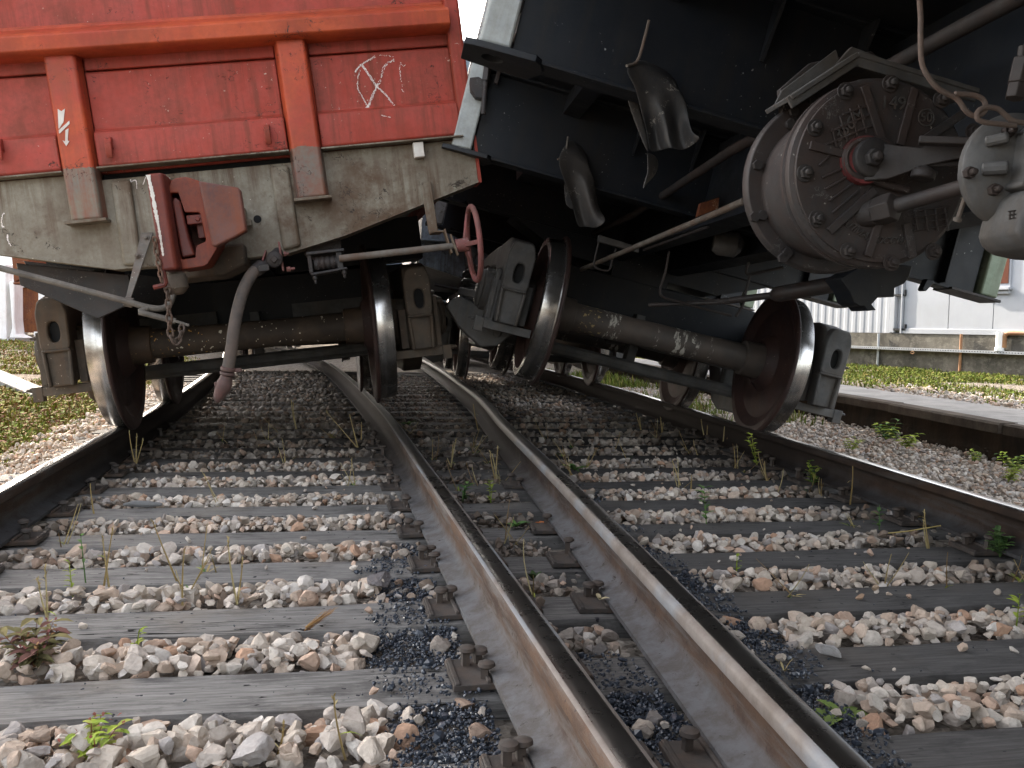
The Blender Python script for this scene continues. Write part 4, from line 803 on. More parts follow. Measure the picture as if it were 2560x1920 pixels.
m = MB(); m.lathe([(0, 0), (.0, R0-.012), (.010, R0-.012)], (cc.x, yc_-.002, cc.z), (0, 1, 0), 64)     # front cover with its ribs
yf = yc_-.004
def rib(p, q, w0=.019, h=.009): a, b = c4(*p, yf), c4(*q, yf); m.bar((a.x, yf-h/2, a.z), (b.x, yf-h/2, b.z), w0, h, (0, 1, 0))
for p, q in (((895, 370), (1000, 690)), ((1195, 385), (1105, 720)), ((1500, 520), (1250, 690)), ((575, 720), (790, 775)), ((960, 985), (690, 1230)), ((985, 1170), (915, 1378)), ((1145, 1180), (1185, 1385))): rib(p, q)
for p, q in (((670, 718), (950, 600)), ((700, 640), (930, 540)), ((770, 540), (915, 485)), ((710, 620), (740, 745)), ((755, 545), (800, 700)), ((815, 500), (860, 670)), ((865, 480), (915, 650))): rib(p, q, .005, .005)
for k in range(5): rib((630+20*k, 840+70*k), (700+45*k, 775+55*k) if k == 0 else (750+28*k, 810+45*k), .005, .005)
for k in range(4): rib((1190, 1110+40*k), (1400, 1080+35*k), .004, .004); rib((1200+60*k, 1090), (1215+60*k, 1230), .004, .004)
cv = m.build('cover', M['cast'], cy, smooth=40, bevel=.0015)
for x, y in ((790, 400), (610, 615), (550, 885), (620, 1155), (805, 1345), (1060, 1415), (1310, 1350), (1545, 640), (1055, 355), (1355, 450)): p = c4(x, y, yf); m = MB(); m.lathe([(0, .020), (.004, .020), (.004, .01)], (p.x, yf, p.z), (0, -1, 0), 18); m.hexbolt((p.x, yf-.003, p.z), (0, -1, 0), .0145, .012); m.build('bolt', M['dark_rod'], cy, bevel=.001)
m = MB(); rim = crom([c4(x, y, yf-.012) for x, y in ((1160, 985), (1060, 960), (930, 915), (850, 900), (800, 850), (795, 770), (840, 710), (910, 688), (1010, 695), (1060, 720))], 5); m.tube(rim, .0085, 8); m.build('boss_rim', M['cast'], cy)
m = MB(); p = c4(855, 800, yf); m.lathe([(0, .056), (.018, .054), (.018, .03)], (p.x+.016, yf, p.z), (0, -1, 0), 28); m.build('boss', weathered('boss_red', (.14, .028, .028), (.08, .022, .022), (.03, .02, .018), .6, None, rough=.6, bump=.3, scale=9), cy)
def txt(s, pos, size, ang, mat, parent, name='cast_lettering', flat=False, shear=0):
    cu = bpy.data.curves.new('t', 'FONT'); cu.body = s; cu.size = size; cu.extrude = .0016; cu.align_x = 'CENTER'; cu.align_y = 'CENTER'; cu.shear = shear; to = bpy.data.objects.new('t', cu); COL.objects.link(to)
    dg = bpy.context.evaluated_depsgraph_get(); me = bpy.data.meshes.new_from_object(to.evaluated_get(dg)); bpy.data.objects.remove(to); me.name = name; me.materials.clear(); me.materials.append(mat)
    o = bpy.data.objects.new(name, me); COL.objects.link(o); o.parent = parent; o.matrix_basis = Matrix.Translation(pos) @ Matrix.Rotation(math.radians(-ang), 4, 'Y') @ Matrix.Rotation(math.radians(90), 4, 'X'); return o
cast2 = weathered('cast_lettering', (.050, .046, .043), (.034, .032, .031), (.12, .08, .06), .3, None, rough=.55, bump=.2, scale=6)
for s, (x, y), sz, an in (('3', (750, 660), .042, 38), ('5', (787, 625), .042, 36), ('6', (822, 588), .042, 34), ('M', (868, 548), .040, 36), ('149', (1075, 470), .042, 12)): txt(s, c4(x, y, yf-.003), sz, an, cast2, cy)
txt('АЛМАП', c4(865, 1225, yf-.002), .024, -17, cast2, cy, shear=.3); txt('Россия', c4(1045, 1280, yf-.002), .028, 14, cast2, cy, shear=.4); p = c4(1270, 555, yf-.002); txt('50', p, .030, 14, cast2, cy)
m = MB(); m.tube([p+Vector((.019*math.cos(t), 0, .019*math.sin(t))) for t in np.linspace(0, 2*PI, 28, endpoint=False)], .0018, 6, closed=True); m.build('cast_ring', cast2, cy)
# crosshead lever, link bars and push rod
m = MB(); m.lathe([(0, .046), (.02, .044), (.024, .03)], c4(935, 800, yf-.012), (0, -1, 0), 28); a, b = c4(980, 800, yf-.022), c4(1560, 735, yf-.12)
m.prism([(-.02, -.05), (.03, -.052), (.10, -.030), (.16, -.022), (.26, -.03), (.27, 0), (.25, .032), (.16, .022), (.08, .014), (.03, .026), (-.02, .04)], lambda u, v, d: tuple(a.lerp(b, u/(b-a).length)+Vector((0, d, v))), -.012, .012); m.hexbolt(c4(950, 795, yf-.036), (0, -1, 0), .021, .018)
m.build('lever', M['dark_rod'], cy, bevel=.003)
m = MB(); m.bar(c4(1225, 690, yf-.10), c4(1600, 705, yf-.16), .016, .030, (0, 1, 0)); m.bar(c4(1180, 830, yf-.06), c4(1540, 832, yf-.10), .014, .020, (0, 1, 0)); m.lathe([(0, .012), (.012, .026), (.028, .026), (.03, .01)], c4(1265, 845, yf-.08), (0, 0, -1), 14); m.box(c4(1265, 875, yf-.08), (.05, .02, .012)); m.build('link_bar', M['dark_rod'], cy, bevel=.003)
m = MB(); a, b = c4(1070, 1085, yf-.05), c4(1540, 950, yf-.20); m.tube([a, b], .0165, 16); d = (b-a).normalized(); m.lathe([(-.05, .03), (-.02, .034), (.004, .034), (.012, .018)], a, d, 6); m.lathe([(-.085, .028), (-.04, .030)], a, d, 14); m.build('push_rod', M['dark_rod'], cy, bevel=.002)
m = MB(); m.tube([c4(1512, 990, yf-.20), c4(1490, 1060, yf-.19), c4(1458, 1150, yf-.18)], .005, 8); m.lathe([(-.004, .004), (0, .009), (.006, .009)], c4(1458, 1152, yf-.18), (.2, .5, -1), 10); m.build('drain_pin', M['rod'], cy)
# hanger plates over the cylinder
m = MB(); A, B, C_ = c4(412, 470, -2.45), c4(800, 218, -2.45), c4(1500, 430, -2.45)
for p, q in ((A, B), (B, C_)): m.bar((p.x, -2.43, p.z), (q.x, -2.43, q.z), .16, .012, (0, 0, 1)); m.bar((p.x, -2.50, p.z-.012), (q.x, -2.50, q.z-.012), .010, .03, (0, 0, 1))
m.prism([(A.x+.0, A.z), (A.x+.01, A.z+.05), (B.x-.015, B.z+.04), (B.x, B.z+.02), (B.x, B.z)], XZ, -2.40, -2.39); m.prism([(B.x-.01, B.z+.0), (B.x+.02, B.z+.055), (B.x+.32, B.z+.04), (C_.x, C_.z)], XZ, -2.41, -2.39); m.build('hanger', M['bogie_dark'], cy, bevel=.002)
# ---- air distributor valve at the right margin
va = empty('distributor_valve'); va.parent = blk; yv = -2.93
m = MB(); ctr = c4(1760, 880, yv+.04); m.lathe([(0, .115), (.02, .118), (.035, .105), (.05, .05)], ctr, (0, -1, 0), 48); m.lathe([(-.07, .07), (0, .1)], ctr, (0, -1, 0), 32); m.build('valve_flange', M['bogie_dark'], va, bevel=.003)
m = MB(); m.tube([c4(1620, 700, yv), c4(1760, 670, yv-.03)], .011, 10); m.tube([c4(1600, 862, yv), c4(1760, 850, yv-.03)], .0135, 10); m.prism([tuple(c4(x, y, yv)[i] for i in (0, 2)) for x, y in ((1790, 660), (1840, 620), (1900, 600), (1900, 1000), (1770, 1010), (1715, 985), (1720, 960), (1745, 940))], XZ, yv-.06, yv+.02); m.build('valve_body', M['bogie_dark'], va, bevel=.006, seg=3)
m = MB(); m.prism([tuple(c4(x, y, yv)[i] for i in (0, 2)) for x, y in ((1720, 1015), (1930, 960), (2010, 1010), (2010, 1400), (1849, 1390), (1740, 1365), (1668, 1318), (1648, 1250), (1665, 1180))], XZ, yv-.09, yv+.05); m.build('valve_chamber', M['bogie_dark'], va, bevel=.022, seg=4)
for x, y in ((1660, 985), (1515, 885), (1745, 640)): 
    p = c4(x, y, yv+.0); m = MB(); m.hexbolt(p, (0, -1, 0), .013, .014); m.build('valve_bolt', M['dark_rod'], va, bevel=.001)
for k, (x, y) in enumerate(((1775, 1110), (1775, 1130), (1778, 1152))): 
    pass
m = MB(); 
for p, q in (((1755, 1112), (1800, 1106)), ((1758, 1134), (1802, 1128)), ((1760, 1156), (1800, 1150)), ((1768, 1106), (1764, 1150)), ((1790, 1104), (1786, 1148))): m.bar(c4(*p, yv-.091), c4(*q, yv-.091), .003, .003)
m.build('cast_mark', cast2, va)
m = MB(); m.lathe([(-.02, .022), (.03, .024), (.035, .012)], c4(1830, 300, yv), (0, 0, 1), 6); m.lathe([(-.05, .019), (-.02, .020)], c4(1830, 300, yv), (0, 0, 1), 6); m.tube([c4(1840, 250, yv), c4(1850, 130, yv)], .012, 8); m.build('pipe_union', M['dark_rod'], va, bevel=.002)
# ---- release wire with two eye loops
m = MB(); yw = -2.98
m.tube(crom([c4(x, y, yw) for x, y in ((1215, -320), (1236, -60), (1236, 60), (1240, 200), (1262, 280), (1335, 378), (1430, 430), (1468, 462), (1505, 515), (1545, 542), (1590, 540), (1622, 505), (1612, 455), (1570, 428), (1510, 418), (1440, 414))], 5), .0052, 10)
m.build('release_wire', M['wire'], blk)
m = MB(); m.tube(crom([c4(x, y, yw-.005) for x, y in ((1900, 592), (1790, 575), (1740, 540), (1690, 502), (1620, 495), (1575, 520), (1572, 560), (1615, 582), (1700, 592), (1800, 602))], 5), .0052, 10); m.build('release_wire', M['wire'], blk)
# ---- rods, loops and adjuster under the floor
m = MB(); m.tube([c6(262, 548, .9), c6(1480, 40, -1.1), c6(1720, -65, -1.5)], .0135, 12); m.build('brake_rod', M['rod'], blk)
m = MB(); m.tube([c6(820, 375, .3), c6(1400, 165, -.4)], .008, 8); m.build('brake_rod', M['dark_rod'], blk)
m = MB(); m.prism([tuple(c6(x, y, .45)[i] for i in (0, 2)) for x, y in ((412, 240), (770, 352), (765, 400), (406, 300))], XZ, .43, .47); m.build('loop_plate', M['bogie_dark'], blk, bevel=.002)
for pts, r in ((((415, 305), (385, 440), (375, 500), (405, 540), (495, 560), (525, 520), (535, 470), (570, 365)), .0055), (((1045, 390), (1010, 570), (965, 720), (990, 795), (1150, 840), (1300, 885), (1600, 960)), .0075), (((1800, 360), (1762, 470), (1735, 545), (1755, 590), (1900, 565), (2060, 530)), .0085), (((1765, 600), (1735, 720), (1700, 870), (1640, 965)), .0085)):
    m = MB(); m.tube(crom([c6(a, b, .3) for a, b in pts], 5), r, 8); m.build('safety_loop', M['dark_rod'], blk)
m = MB(); m.tube([c6(860, 865, .4), c6(1590, 838, .25)], .011, 10); m.tube([c6(1210, 852, .35), c6(1595, 825, .25)], .016, 12); m.tube([c6(1590, 825, .25), c6(1990, 775, .05)], .019, 14); m.lathe([(-.02, .022), (0, .036), (.02, .043), (.36, .043), (.38, .03)], c6(1985, 775, .05), (c6(2700, 650, -.25)-c6(1985, 775, .05)), 24); m.build('slack_adjuster', M['cast'], blk, smooth=40)
m = MB(); ox = lambda x, y, yl: BW.h(2040+x*.2351, 620+y*.2351, yl)
m.prism([tuple(ox(x, y, -.9)[i] for i in (0, 2)) for x, y in ((200, 330), (300, 470), (340, 580), (400, 622), (450, 622), (490, 672), (580, 660), (532, 602), (610, 515), (770, 525), (772, 430), (872, 385), (925, 315), (960, 200), (500, 150))], XZ, -.95, -.80); m.build('lever_bracket', M['under'], blk, bevel=.004)
m = MB(); m.prism([tuple(ox(x, y, -.05)[i] for i in (0, 2)) for x, y in ((1150, 330), (1098, 440), (1112, 460), (1140, 460), (1235, 360))], XZ, -.08, -.03); m.build('lug', M['under'], blk, bevel=.004)
m = MB(); m.lathe([(0, .05), (.03, .07), (.12, .07), (.15, .04)], c6(1440, 300, .1), (1, -.2, .1), 20); m.lathe([(0, .03), (.12, .028)], c6(1520, 270, .1), (1, 0, -.1), 14); m.tube([c6(1600, 290, .1), c6(1608, 340, .1)], .004, 6); m.build('air_reservoir', M['bogie_dark'], blk, smooth=40)
m = MB(); m.prism([tuple(c6(x, y, -.3)[i] for i in (0, 2)) for x, y in ((1290, 80), (1320, -40), (1480, -90), (1470, 10))], XZ, -.32, -.28); m.build('rust_plate', M['rust_plate'], blk)
# ---- running gear
b0 = Frame((1.0, 4.8, .185), 6.9, -12.3)
def m_chalky():
    t = NT('chalky_axle'); n = t.noise(6, 8); c = t.mix(t.ramp(n, .35, .65), (.070, .053, .043), (.042, .035, .031)); x = t.math('ADD', t.sep()[0], t.math('MULTIPLY', t.math('SUBTRACT', t.noise(7, 6), .5), .16)); w_ = t.noise(26, 8, t.map((1.6, .6, .6)), .75, .6); msk = None
    for c0, wd, am in ((-.30, .030, .52), (-.345, .018, .48), (.115, .016, .52), (.175, .018, .52), (.235, .014, .49), (.345, .012, .47), (-.02, .010, .45)):
        band = t.math('LESS_THAN', t.math('ABSOLUTE', t.math('SUBTRACT', x, c0)), wd); k = t.math('MULTIPLY', band, t.ramp(w_, 1-am, 1-am+.06)); msk = k if msk is None else t.math('MAXIMUM', msk, k)
    c = t.mix(t.math('MULTIPLY', t.math('LESS_THAN', t.math('ABSOLUTE', t.math('SUBTRACT', x, -.46)), .07), t.ramp(t.noise(40, 5), .58, .62)), c, (.35, .27, .12)); c = t.mix(msk, c, (.36, .34, .30)); return t.done(c, .65, 0, t.bump(t.noise(30, 6), .3, .005))
M['chalky'] = m_chalky()
def blk_axle(y, x, z, roll, **k): q = b0.w(x, y, z); return wheelset(blk, Wl(BW, q, 6.9, roll), M['chalky'], rt=.452, **k)
def m_lichen():
    t = NT('lichen_axle'); n = t.noise(6, 8); c = t.mix(t.ramp(n, .40, .60), (.066, .047, .034), (.038, .029, .023)); x = t.sep()[0]; k = t.math('MULTIPLY', t.math('LESS_THAN', t.math('ABSOLUTE', t.math('ADD', x, .40)), t.math('ADD', .08, t.math('MULTIPLY', t.noise(5, 3), .16))), t.ramp(t.noise(38, 2, None, .4), .655, .67))
    c = t.mix(k, c, (.50, .27, .07)); c = t.mix(t.ramp(t.noise(46, 2, t.map((1, 1, 1), None, (.5, .2, .9)), .4), .70, .71), c, (.50, .46, .38)); return t.done(c, .65, 0, t.bump(t.noise(30, 6), .3, .005), .25)
for o_ in list(bpy.data.objects):
    if o_.name.startswith('axle') and o_.type == 'MESH' and o_.parent and o_.parent.parent == red and M['axle'].name in o_.data.materials: o_.data.materials[0] = M.setdefault('lichen', M.get('lichen') or m_lichen())
blk_axle(1.0, -.07, .578, -12.3); blk_axle(2.85, -.05, .55, -11.5); 
bb = empty('bogie'); bb.parent = blk; bb.matrix_basis = Wl(BW, b0.w(-.07, 1.0, .578), 6.9, -12.9)
side_frame(bb, -1.018, .03, 0, M['bogie_dark'], M['bogie_dark'], sgn=-1); side_frame(bb, 1.018, .0, 0, M['bogie_dark'], M['bogie_dark'], sgn=1)
m = MB(); m.box((0, .60, -.02), (1.7, .08, .10)); m.tube([(-.9, .52, -.22), (.9, .52, -.22)], .045, 10); m.box((0, .6, -.02), (.06, .12, .34)); m.tube([(0, .45, -.05), (0, 1.4, -.05)], .025, 8); m.build('brake_beam', M['bogie_dark'], bb); m = MB(); m.box((0, .925, .22), (2.1, .44, .34)); m.build('bogie_bolster', M['under'], bb, bevel=.01)
m = MB(); m.prism([(-1.36, -.10), (-1.30, -.05), (-1.16, -.08), (-.94, -.10), (-.92, -.20), (-1.00, -.30), (-1.10, -.33), (-1.26, -.24), (-1.36, -.14)], XZ, -.02, .14); m.bar((-1.30, .05, -.02), (-1.10, -.10, -.02), .06, .05); m.lathe([(0, .03), (.02, .028)], (-1.02, -.02, -.22), (0, -1, 0), 16); m.build('axle_box_foot', M['bogie_dark'], bb, bevel=.012, seg=3)
# far bogie of the same wagon lies behind the camera
b3 = copy_tree(bb, blk); b3.matrix_basis = Matrix.Translation((0, -9.6, 0)) @ bb.matrix_basis
# ================================================================== NEXT WAGON on the right hand track
NY = 9.35; NW = Frame((X3(NY)+.76, NY, .185), 8.0, -2.5); nx = empty('freight_wagon', NW.M()); tag(nx, 'faded blue grey wagon end glimpsed in the dark gap behind the red hand wheel', 'railway wagon', 'derailed goods wagons')
m = MB(); m.prism([(-1.36, 1.19), (-.447, .953), (.447, .953), (1.36, 1.19), (1.36, 1.44), (-1.36, 1.44)], XZ, 0, .1); m.build('headstock', M['blue_grey'], nx, bevel=.004)
m = MB(); m.box((0, .05, 2.45), (2.7, .04, 2.0)); m.box((0, -.05, 1.98), (2.7, .12, .10)); m.box((0, -.03, 1.43), (2.7, .10, .02)); m.build('end_wall', M['blue_grey'], nx, bevel=.004)
for x in (-.52, .52): m = MB(); m.box((x, -.04, 1.58), (.14, .09, .78)); m.build('stanchion', M['blue_grey'], nx, bevel=.01)
m = MB()
for s in (-1, 1): m.box((1.33*s, 6.4, 2.45), (.04, 12.6, 2.0))
m.box((0, 6.4, 1.42), (2.6, 12.6, .06)); m.box((0, 6.4, 1.12), (.42, 12.4, .36)); m.box((0, 12.7, 2.3), (2.6, .05, 2.2)); m.build('body', M['under'], nx)
m = MB(); m.bar((-.9, -.15, 1.32), (-.86, -.35, .78), .03, .03); m.bar((-.75, -.12, 1.4), (-1.0, -.2, .9), .02, .02); m.tube([(-1.2, -.2, .98), (-.4, -.2, .86)], .014, 8); m.build('lever_rod', M['dark_rod'], nx)
for y in (1.15, 3.0, 9.8, 11.65): wheelset(nx, Matrix.Translation((0, y, .478)), M['axle'])
for y in (1.15, 9.8):
    nb = copy_tree(bb, nx); nb.matrix_basis = Matrix.Translation((0, y, .478))
# ================================================================== PLATFORM, RETAINING WALL, WAREHOUSE on the right
def platform():
    ys = np.arange(-1.5, 24, .45); A = lambda y: X4(y)+1.98+.03*math.sin(y*.9); m = MB(); vs = []
    for y in ys:
        x = A(y); wd = 1.02+.10*hn(0, y, .8)
        vs += [(x+.10, y, .193), (x+.4, y, .197+.006*hn(x, y, 3)), (x+.75, y, .195+.006*hn(x+4, y, 3)), (x+wd, y, .185), (x+wd+.03, y, .02)]
    n = 5; fs = [(j*n+i, j*n+i+1, (j+1)*n+i+1, (j+1)*n+i) for j in range(len(ys)-1) for i in range(n-1)]; m.add(vs, fs); o = m.build('platform', M['platform']); tag(o, 'low grey concrete platform strip beside the right hand track', kind='structure')
    m = MB(); vs = []
    for y in ys: x = A(y); vs += [(x+.035, y, .125), (x+.03, y, -.15), (x+.3, y, -.15), (x+.3, y, .125)]
    m.add(vs, [(j*4+i, j*4+(i+1) % 4, (j+1)*4+(i+1) % 4, (j+1)*4+i) for j in range(len(ys)-1) for i in range(4)]); tag(m.build('platform_face', M['platform_face']), 'stained dark face of the low platform', kind='structure')
    y = -1.2; k = 0
    for L in (1.6, 1.5, 1.55, 1.35, 1.5, 1.6, 1.5, 1.6, 1.5, 1.6, 1.5, 1.6, 1.5):
        a = Vector((A(y)+rng.uniform(-.015, .015), y+.006, 0)); b = Vector((A(y+L)+rng.uniform(-.015, .015), y+L-.006, 0)); m = MB(); N = 14; d = (b-a)/N; lat = Vector((d.y, -d.x, 0)).normalized(); vs = []
        dz = rng.uniform(-.008, .008)
        for i in range(N+1):
            p = a+d*i; q = noise.noise(Vector((p.x*6, p.y*6, 2)))*.010
            vs += [p+lat*(q)+Vector((0, 0, .120+dz)), p+lat*(q)+Vector((0, 0, .183+dz+q*.5)), p+lat*(.014+q)+Vector((0, 0, .197+dz)), p+lat*.14+Vector((0, 0, .199+dz)), p+lat*.14+Vector((0, 0, .120+dz))]
        m.add(vs, [(j*5+i, j*5+(i+1) % 5, (j+1)*5+(i+1) % 5, (j+1)*5+i) for j in range(N) for i in range(5)]+[(0, 1, 2, 3, 4), tuple(N*5+i for i in (4, 3, 2, 1, 0))])
        o = m.build('kerb_slab', M['kerb_face']); lab = {4: 'kerb slab on the platform edge between the two clearest joints', 5: 'kerb slab on the platform edge just beyond the stepped joint'}.get(k, 'weathered concrete kerb slab in the long platform edge')
        tag(o, lab, 'kerb', 'kerb slabs along the platform edge'); y += L; k += 1
platform()
W1, W2 = gz(2100, 915, .15), gz(2560, 945, .15); wx = (W2-W1).normalized(); wn = Vector((wx.y, -wx.x, 0));  # wn points toward the track
if wn.x > 0: wn = -wn
def wp(px, py, off=0.0):
    P = onplane(px, py, tuple(W1+wn*off), np.array(wn)); return Vector(P)
def wuv(px, py, off=0.0): p = wp(px, py, off)-W1; return p.dot(wx), p.z
WFm = Matrix(((wx.x, wn.x, 0, W1.x), (wx.y, wn.y, 0, W1.y), (0, 0, 1, 0), (0, 0, 0, 1)))
def wbuild(mb, name, mat, parent=None, bevel=0, smooth=35):
    o = mb.build(name, mat, parent, bevel=bevel, smooth=smooth)
    if parent is None: o.matrix_world = WFm
    return o
U0, U1 = -24.0, 9.0; ztop = (wuv(2105, 815)[1]+wuv(2300, 808)[1])/2; zmid = wuv(2300, 853)[1]
m = MB(); m.prism([(0, -.1), (0, zmid-.01), (-.02, zmid), (-.02, ztop), (-.6, ztop), (-.6, -.1)], lambda a, b, d: (d, a, b), U0, U1, seg=60); rw = wbuild(m, 'retaining_wall', M['oldwall']); tag(rw, 'mossy dark concrete retaining wall along the grass strip', 'wall')
m = MB(); 
u0, u1 = wuv(2040, 846)[0], wuv(2560, 862)[0]
m.box(((U0+U1)/2, .05, zmid+.012), (U1-U0, .10, .012)); m.box(((U0+U1)/2, .10, zmid+.012), (U1-U0, .008, .045)); tr = wbuild(m, 'cable_tray', M['zinc']); tag(tr, 'perforated galvanised cable tray running along the retaining wall', 'cable tray')
m = MB(); u = u0-1
while u < u1+1: m.box((u, .1045, zmid+.012), (.022, .002, .012)); u += .05
hl = m.build('slot_row', M['under'], tr); hl['kind'] = 'stuff'
for px, nm, mt, y0, y1, r, lab in ((2201, 'conduit', 'zinc', 813, 925, .022, 'thin galvanised conduit dropping down the retaining wall behind the tilted wheel'), (2408, 'downpipe', 'pipe_rust', 812, 935, .022, 'thin rust brown pipe running down the retaining wall'), (2508, 'downpipe', 'white_wall', 806, 853, .055, 'short fat white pipe standing on the cable tray'), (2517, 'downpipe', 'pipe_rust', 808, 850, .035, 'rusty orange bent pipe beside the white pipe on the wall')):
    a, b = wuv(px, y0), wuv(px, y1); m = MB(); o_ = .16 if px == 2201 and False else (.03 if r < .03 else .0+r)
    if nm == 'downpipe' and px == 2517: m.tube([(a[0], o_, b[1]+.03), (a[0], o_, a[1]-.05), (a[0]+.03, o_, a[1]-.01), (a[0]+.08, o_, a[1]), (a[0]+1.6, o_, a[1]+.02)], r, 12)
    else: m.tube([(a[0], o_, a[1]), (a[0], o_, b[1])], r, 12)
    if px == 2508: m.lathe([(0, r), (.0, r*1.25), (.05, r*1.25), (.05, r)], (a[0], o_, b[1]), (0, 0, 1), 14)
    tag(wbuild(m, nm, M[mt]), lab, 'pipe')
m = MB(); q = wuv(2295, 858); m.tube([(q[0]+.035*math.cos(t), .12, q[1]-.01+.022*math.sin(t)) for t in np.linspace(0, 2*PI, 20, endpoint=False)], .006, 6, closed=True); tag(wbuild(m, 'wire_ring', M['pipe_rust']), 'small rusty wire ring hanging from the cable tray', 'ring')
# warehouse above the wall
wh = empty('warehouse', WFm); tag(wh, 'white panelled warehouse standing above the retaining wall', 'building')
zb = ztop; zt = 4.6
uj = wuv(2258, 700)[0]; ud = wuv(2240, 700)[0]; ue = wuv(2228, 700)[0]
m = MB(); u = U0; vs = []; k = 0; per = .20
while u < ue-.02:
    for du, dy in ((0, -.070), (.07, -.070), (.10, -.076), (.17, -.076)):
        if u+du < ue: vs += [(u+du, dy, zb+.005), (u+du, dy, zt)]
    u += per
m.add(vs, [(2*i, 2*i+2, 2*i+3, 2*i+1) for i in range(len(vs)//2-1)]); m.build('corrugated_panel', M['panel'], wh, smooth=0)
m = MB(); m.box(((ue+ud)/2-.0, -.05, (zb+zt)/2), (ud-ue, .10, zt-zb-.02)); m.box((ud+(uj-ud)*.45, -.10, (zb+zt)/2), ((uj-ud)*.9, .06, zt-zb-.02)); m.build('door_post', M['panel'], wh, bevel=.01)
for py in (716, 802):
    a = wuv(2248, py); m = MB(); m.box((a[0], -.03, a[1]), (.26, .06, .035)); m.box((a[0]+.13, -.02, a[1]+.04), (.02, .05, .10)); m.build('hinge', M['under'], wh)
js = [wuv(p, 750)[0] for p in (2258, 2370, 2482)]; js += [js[-1]+(js[2]-js[1])*i for i in range(1, 6)]
wu0, wz1 = wuv(2508, 698); wu1, _ = wuv(2526, 698)
for i in range(len(js)-1):
    m = MB(); m.box(((js[i]+js[i+1])/2, -.055, (zb+zt)/2+.04), (js[i+1]-js[i]-.012, .05, zt-zb-.09)); m.build('wall_panel', M['panel'], wh, bevel=.004)
m = MB(); m.box(((js[0]+js[-1])/2, -.03, zb+.045), (js[-1]-js[0], .05, .085)); m.box((uj-.005, -.035, (zb+zt)/2), (.03, .09, zt-zb)); m.build('base_trim', M['panel'], wh, bevel=.004)
m = MB(); m.box(((U0+js[-1])/2, -3.2, (zb+zt)/2), (js[-1]-U0, 6.0, zt-zb)); m.build('core', M['panel'], wh)
wa, wb_ = wuv(2440, 697), wuv(2525, 697); ww = (wa[0]+wb_[0])/2; wwid = wb_[0]-wa[0]; wz = wa[1]
wi = MB(); wi.box((ww, -.035, wz+.75), (wwid, .05, 1.5)); wi = wi.build('window', M['panel'], wh)
m = MB(); m.box((ww, -.006, wz+.76), (wwid-.06, .012, 1.40)); m.build('pane', M['pane'], wi)
m = MB(); m.box((ww, .01, wz-.02), (wwid+.06, .10, .04)); m.box((ww, -.005, wz-.075), (wwid, .05, .05)); m.build('sill', M['panel'], wi, bevel=.004)
# ================================================================== far left: white shed bay with rusty door
LY = 24.0
def lp(px, py, dy=0.0): return aty(px, py, LY+dy)
g0 = min(lp(60, 850).z, gh(lp(60, 850).x, LY)+.05)
shed = empty('shed', loc=(0, 0, 0)); tag(shed, 'sunlit white loading shed with rusty red doors beyond the grass', 'shed')
a, b = lp(-300, 700), lp(260, 700)
def lbox(px0, px1, py0, py1, y0, y1, name, mat, parent=shed, bevel=.01):
    A, B = lp(px0, py0), lp(px1, py1); mb = MB(); mb.box(((A.x+B.x)/2, LY+(y0+y1)/2, (A.z+B.z)/2), (abs(B.x-A.x), y1-y0, abs(A.z-B.z))); return mb.build(name, mat, parent, bevel=bevel)
def lpoly(pts, y0, y1, name, mat, parent=shed, bevel=.01):
    mb = MB(); mb.prism([(lp(*p).x, lp(*p).z) for p in pts], XZ, LY+y0, LY+y1); return mb.build(name, mat, parent, bevel=bevel)
lbox(52, 104, 715, 832, 0, .05, 'door', M['rust_plate']); lbox(14, 40, 760, 832, .3, .35, 'door', M['rust_plate'])
lpoly(((17, 706), (30, 720), (84, 718), (84, 708), (87, 716), (122, 718), (122, 705), (108, 704), (60, 712), (34, 712)), -.15, .4, 'lintel', M['white_wall'])
lbox(100, 118, 712, 830, -.1, .3, 'jamb', M['white_wall']); lpoly(((30, 720), (50, 720), (54, 836), (36, 836), (36, 815)), -.2, .3, 'jamb', M['white_wall'])
lbox(118, 330, 700, 832, .1, .3, 'white_bay', M['white_wall']); lpoly(((126, 760), (133, 730), (146, 732), (132, 770)), -.1, .1, 'brace', M['white_wall'])
lbox(-400, 340, 590, 712, .4, 4, 'roof_wall', M['white_wall']); lbox(-400, 14, 712, 836, .4, .8, 'white_bay', M['white_wall']); lbox(-400, 340, 560, 592, .3, 4.2, 'roof', M['oldpost'])
lbox(104, 150, 829, 840, -.4, .4, 'step', M['white_wall'])
for pts, lab in ((((-60, 645), (14, 660), (16, 848), (30, 862), (-60, 866)), 'broad white concrete pillar at the extreme left edge'),
                 (((22, 705), (35, 700), (36, 800), (40, 836), (62, 845), (22, 845), (30, 820)), 'leaning slim white post in front of the rusty door')):
    mb = MB(); mb.prism([(lp(*p, -2.4).x, lp(*p, -2.4).z) for p in pts], XZ, LY-2.4, LY-2.0); tag(mb.build('pillar', M['white_wall'], bevel=.02), lab, 'pillar')
mb = MB(); mb.prism([(lp(*p, -4).x, lp(*p, -4).z) for p in ((25, 600), (80, 590), (66, 690), (34, 707))], XZ, LY-4, LY-2.6); mb.prism([(lp(*p, -4.1).x, lp(*p, -4.1).z) for p in ((30, 706), (100, 697), (100, 703), (34, 712))], XZ, LY-4.1, LY-2.6); tag(mb.build('awning', M['rust_plate'], bevel=.02), 'dark red metal awning hanging over the white shed front', 'awning')
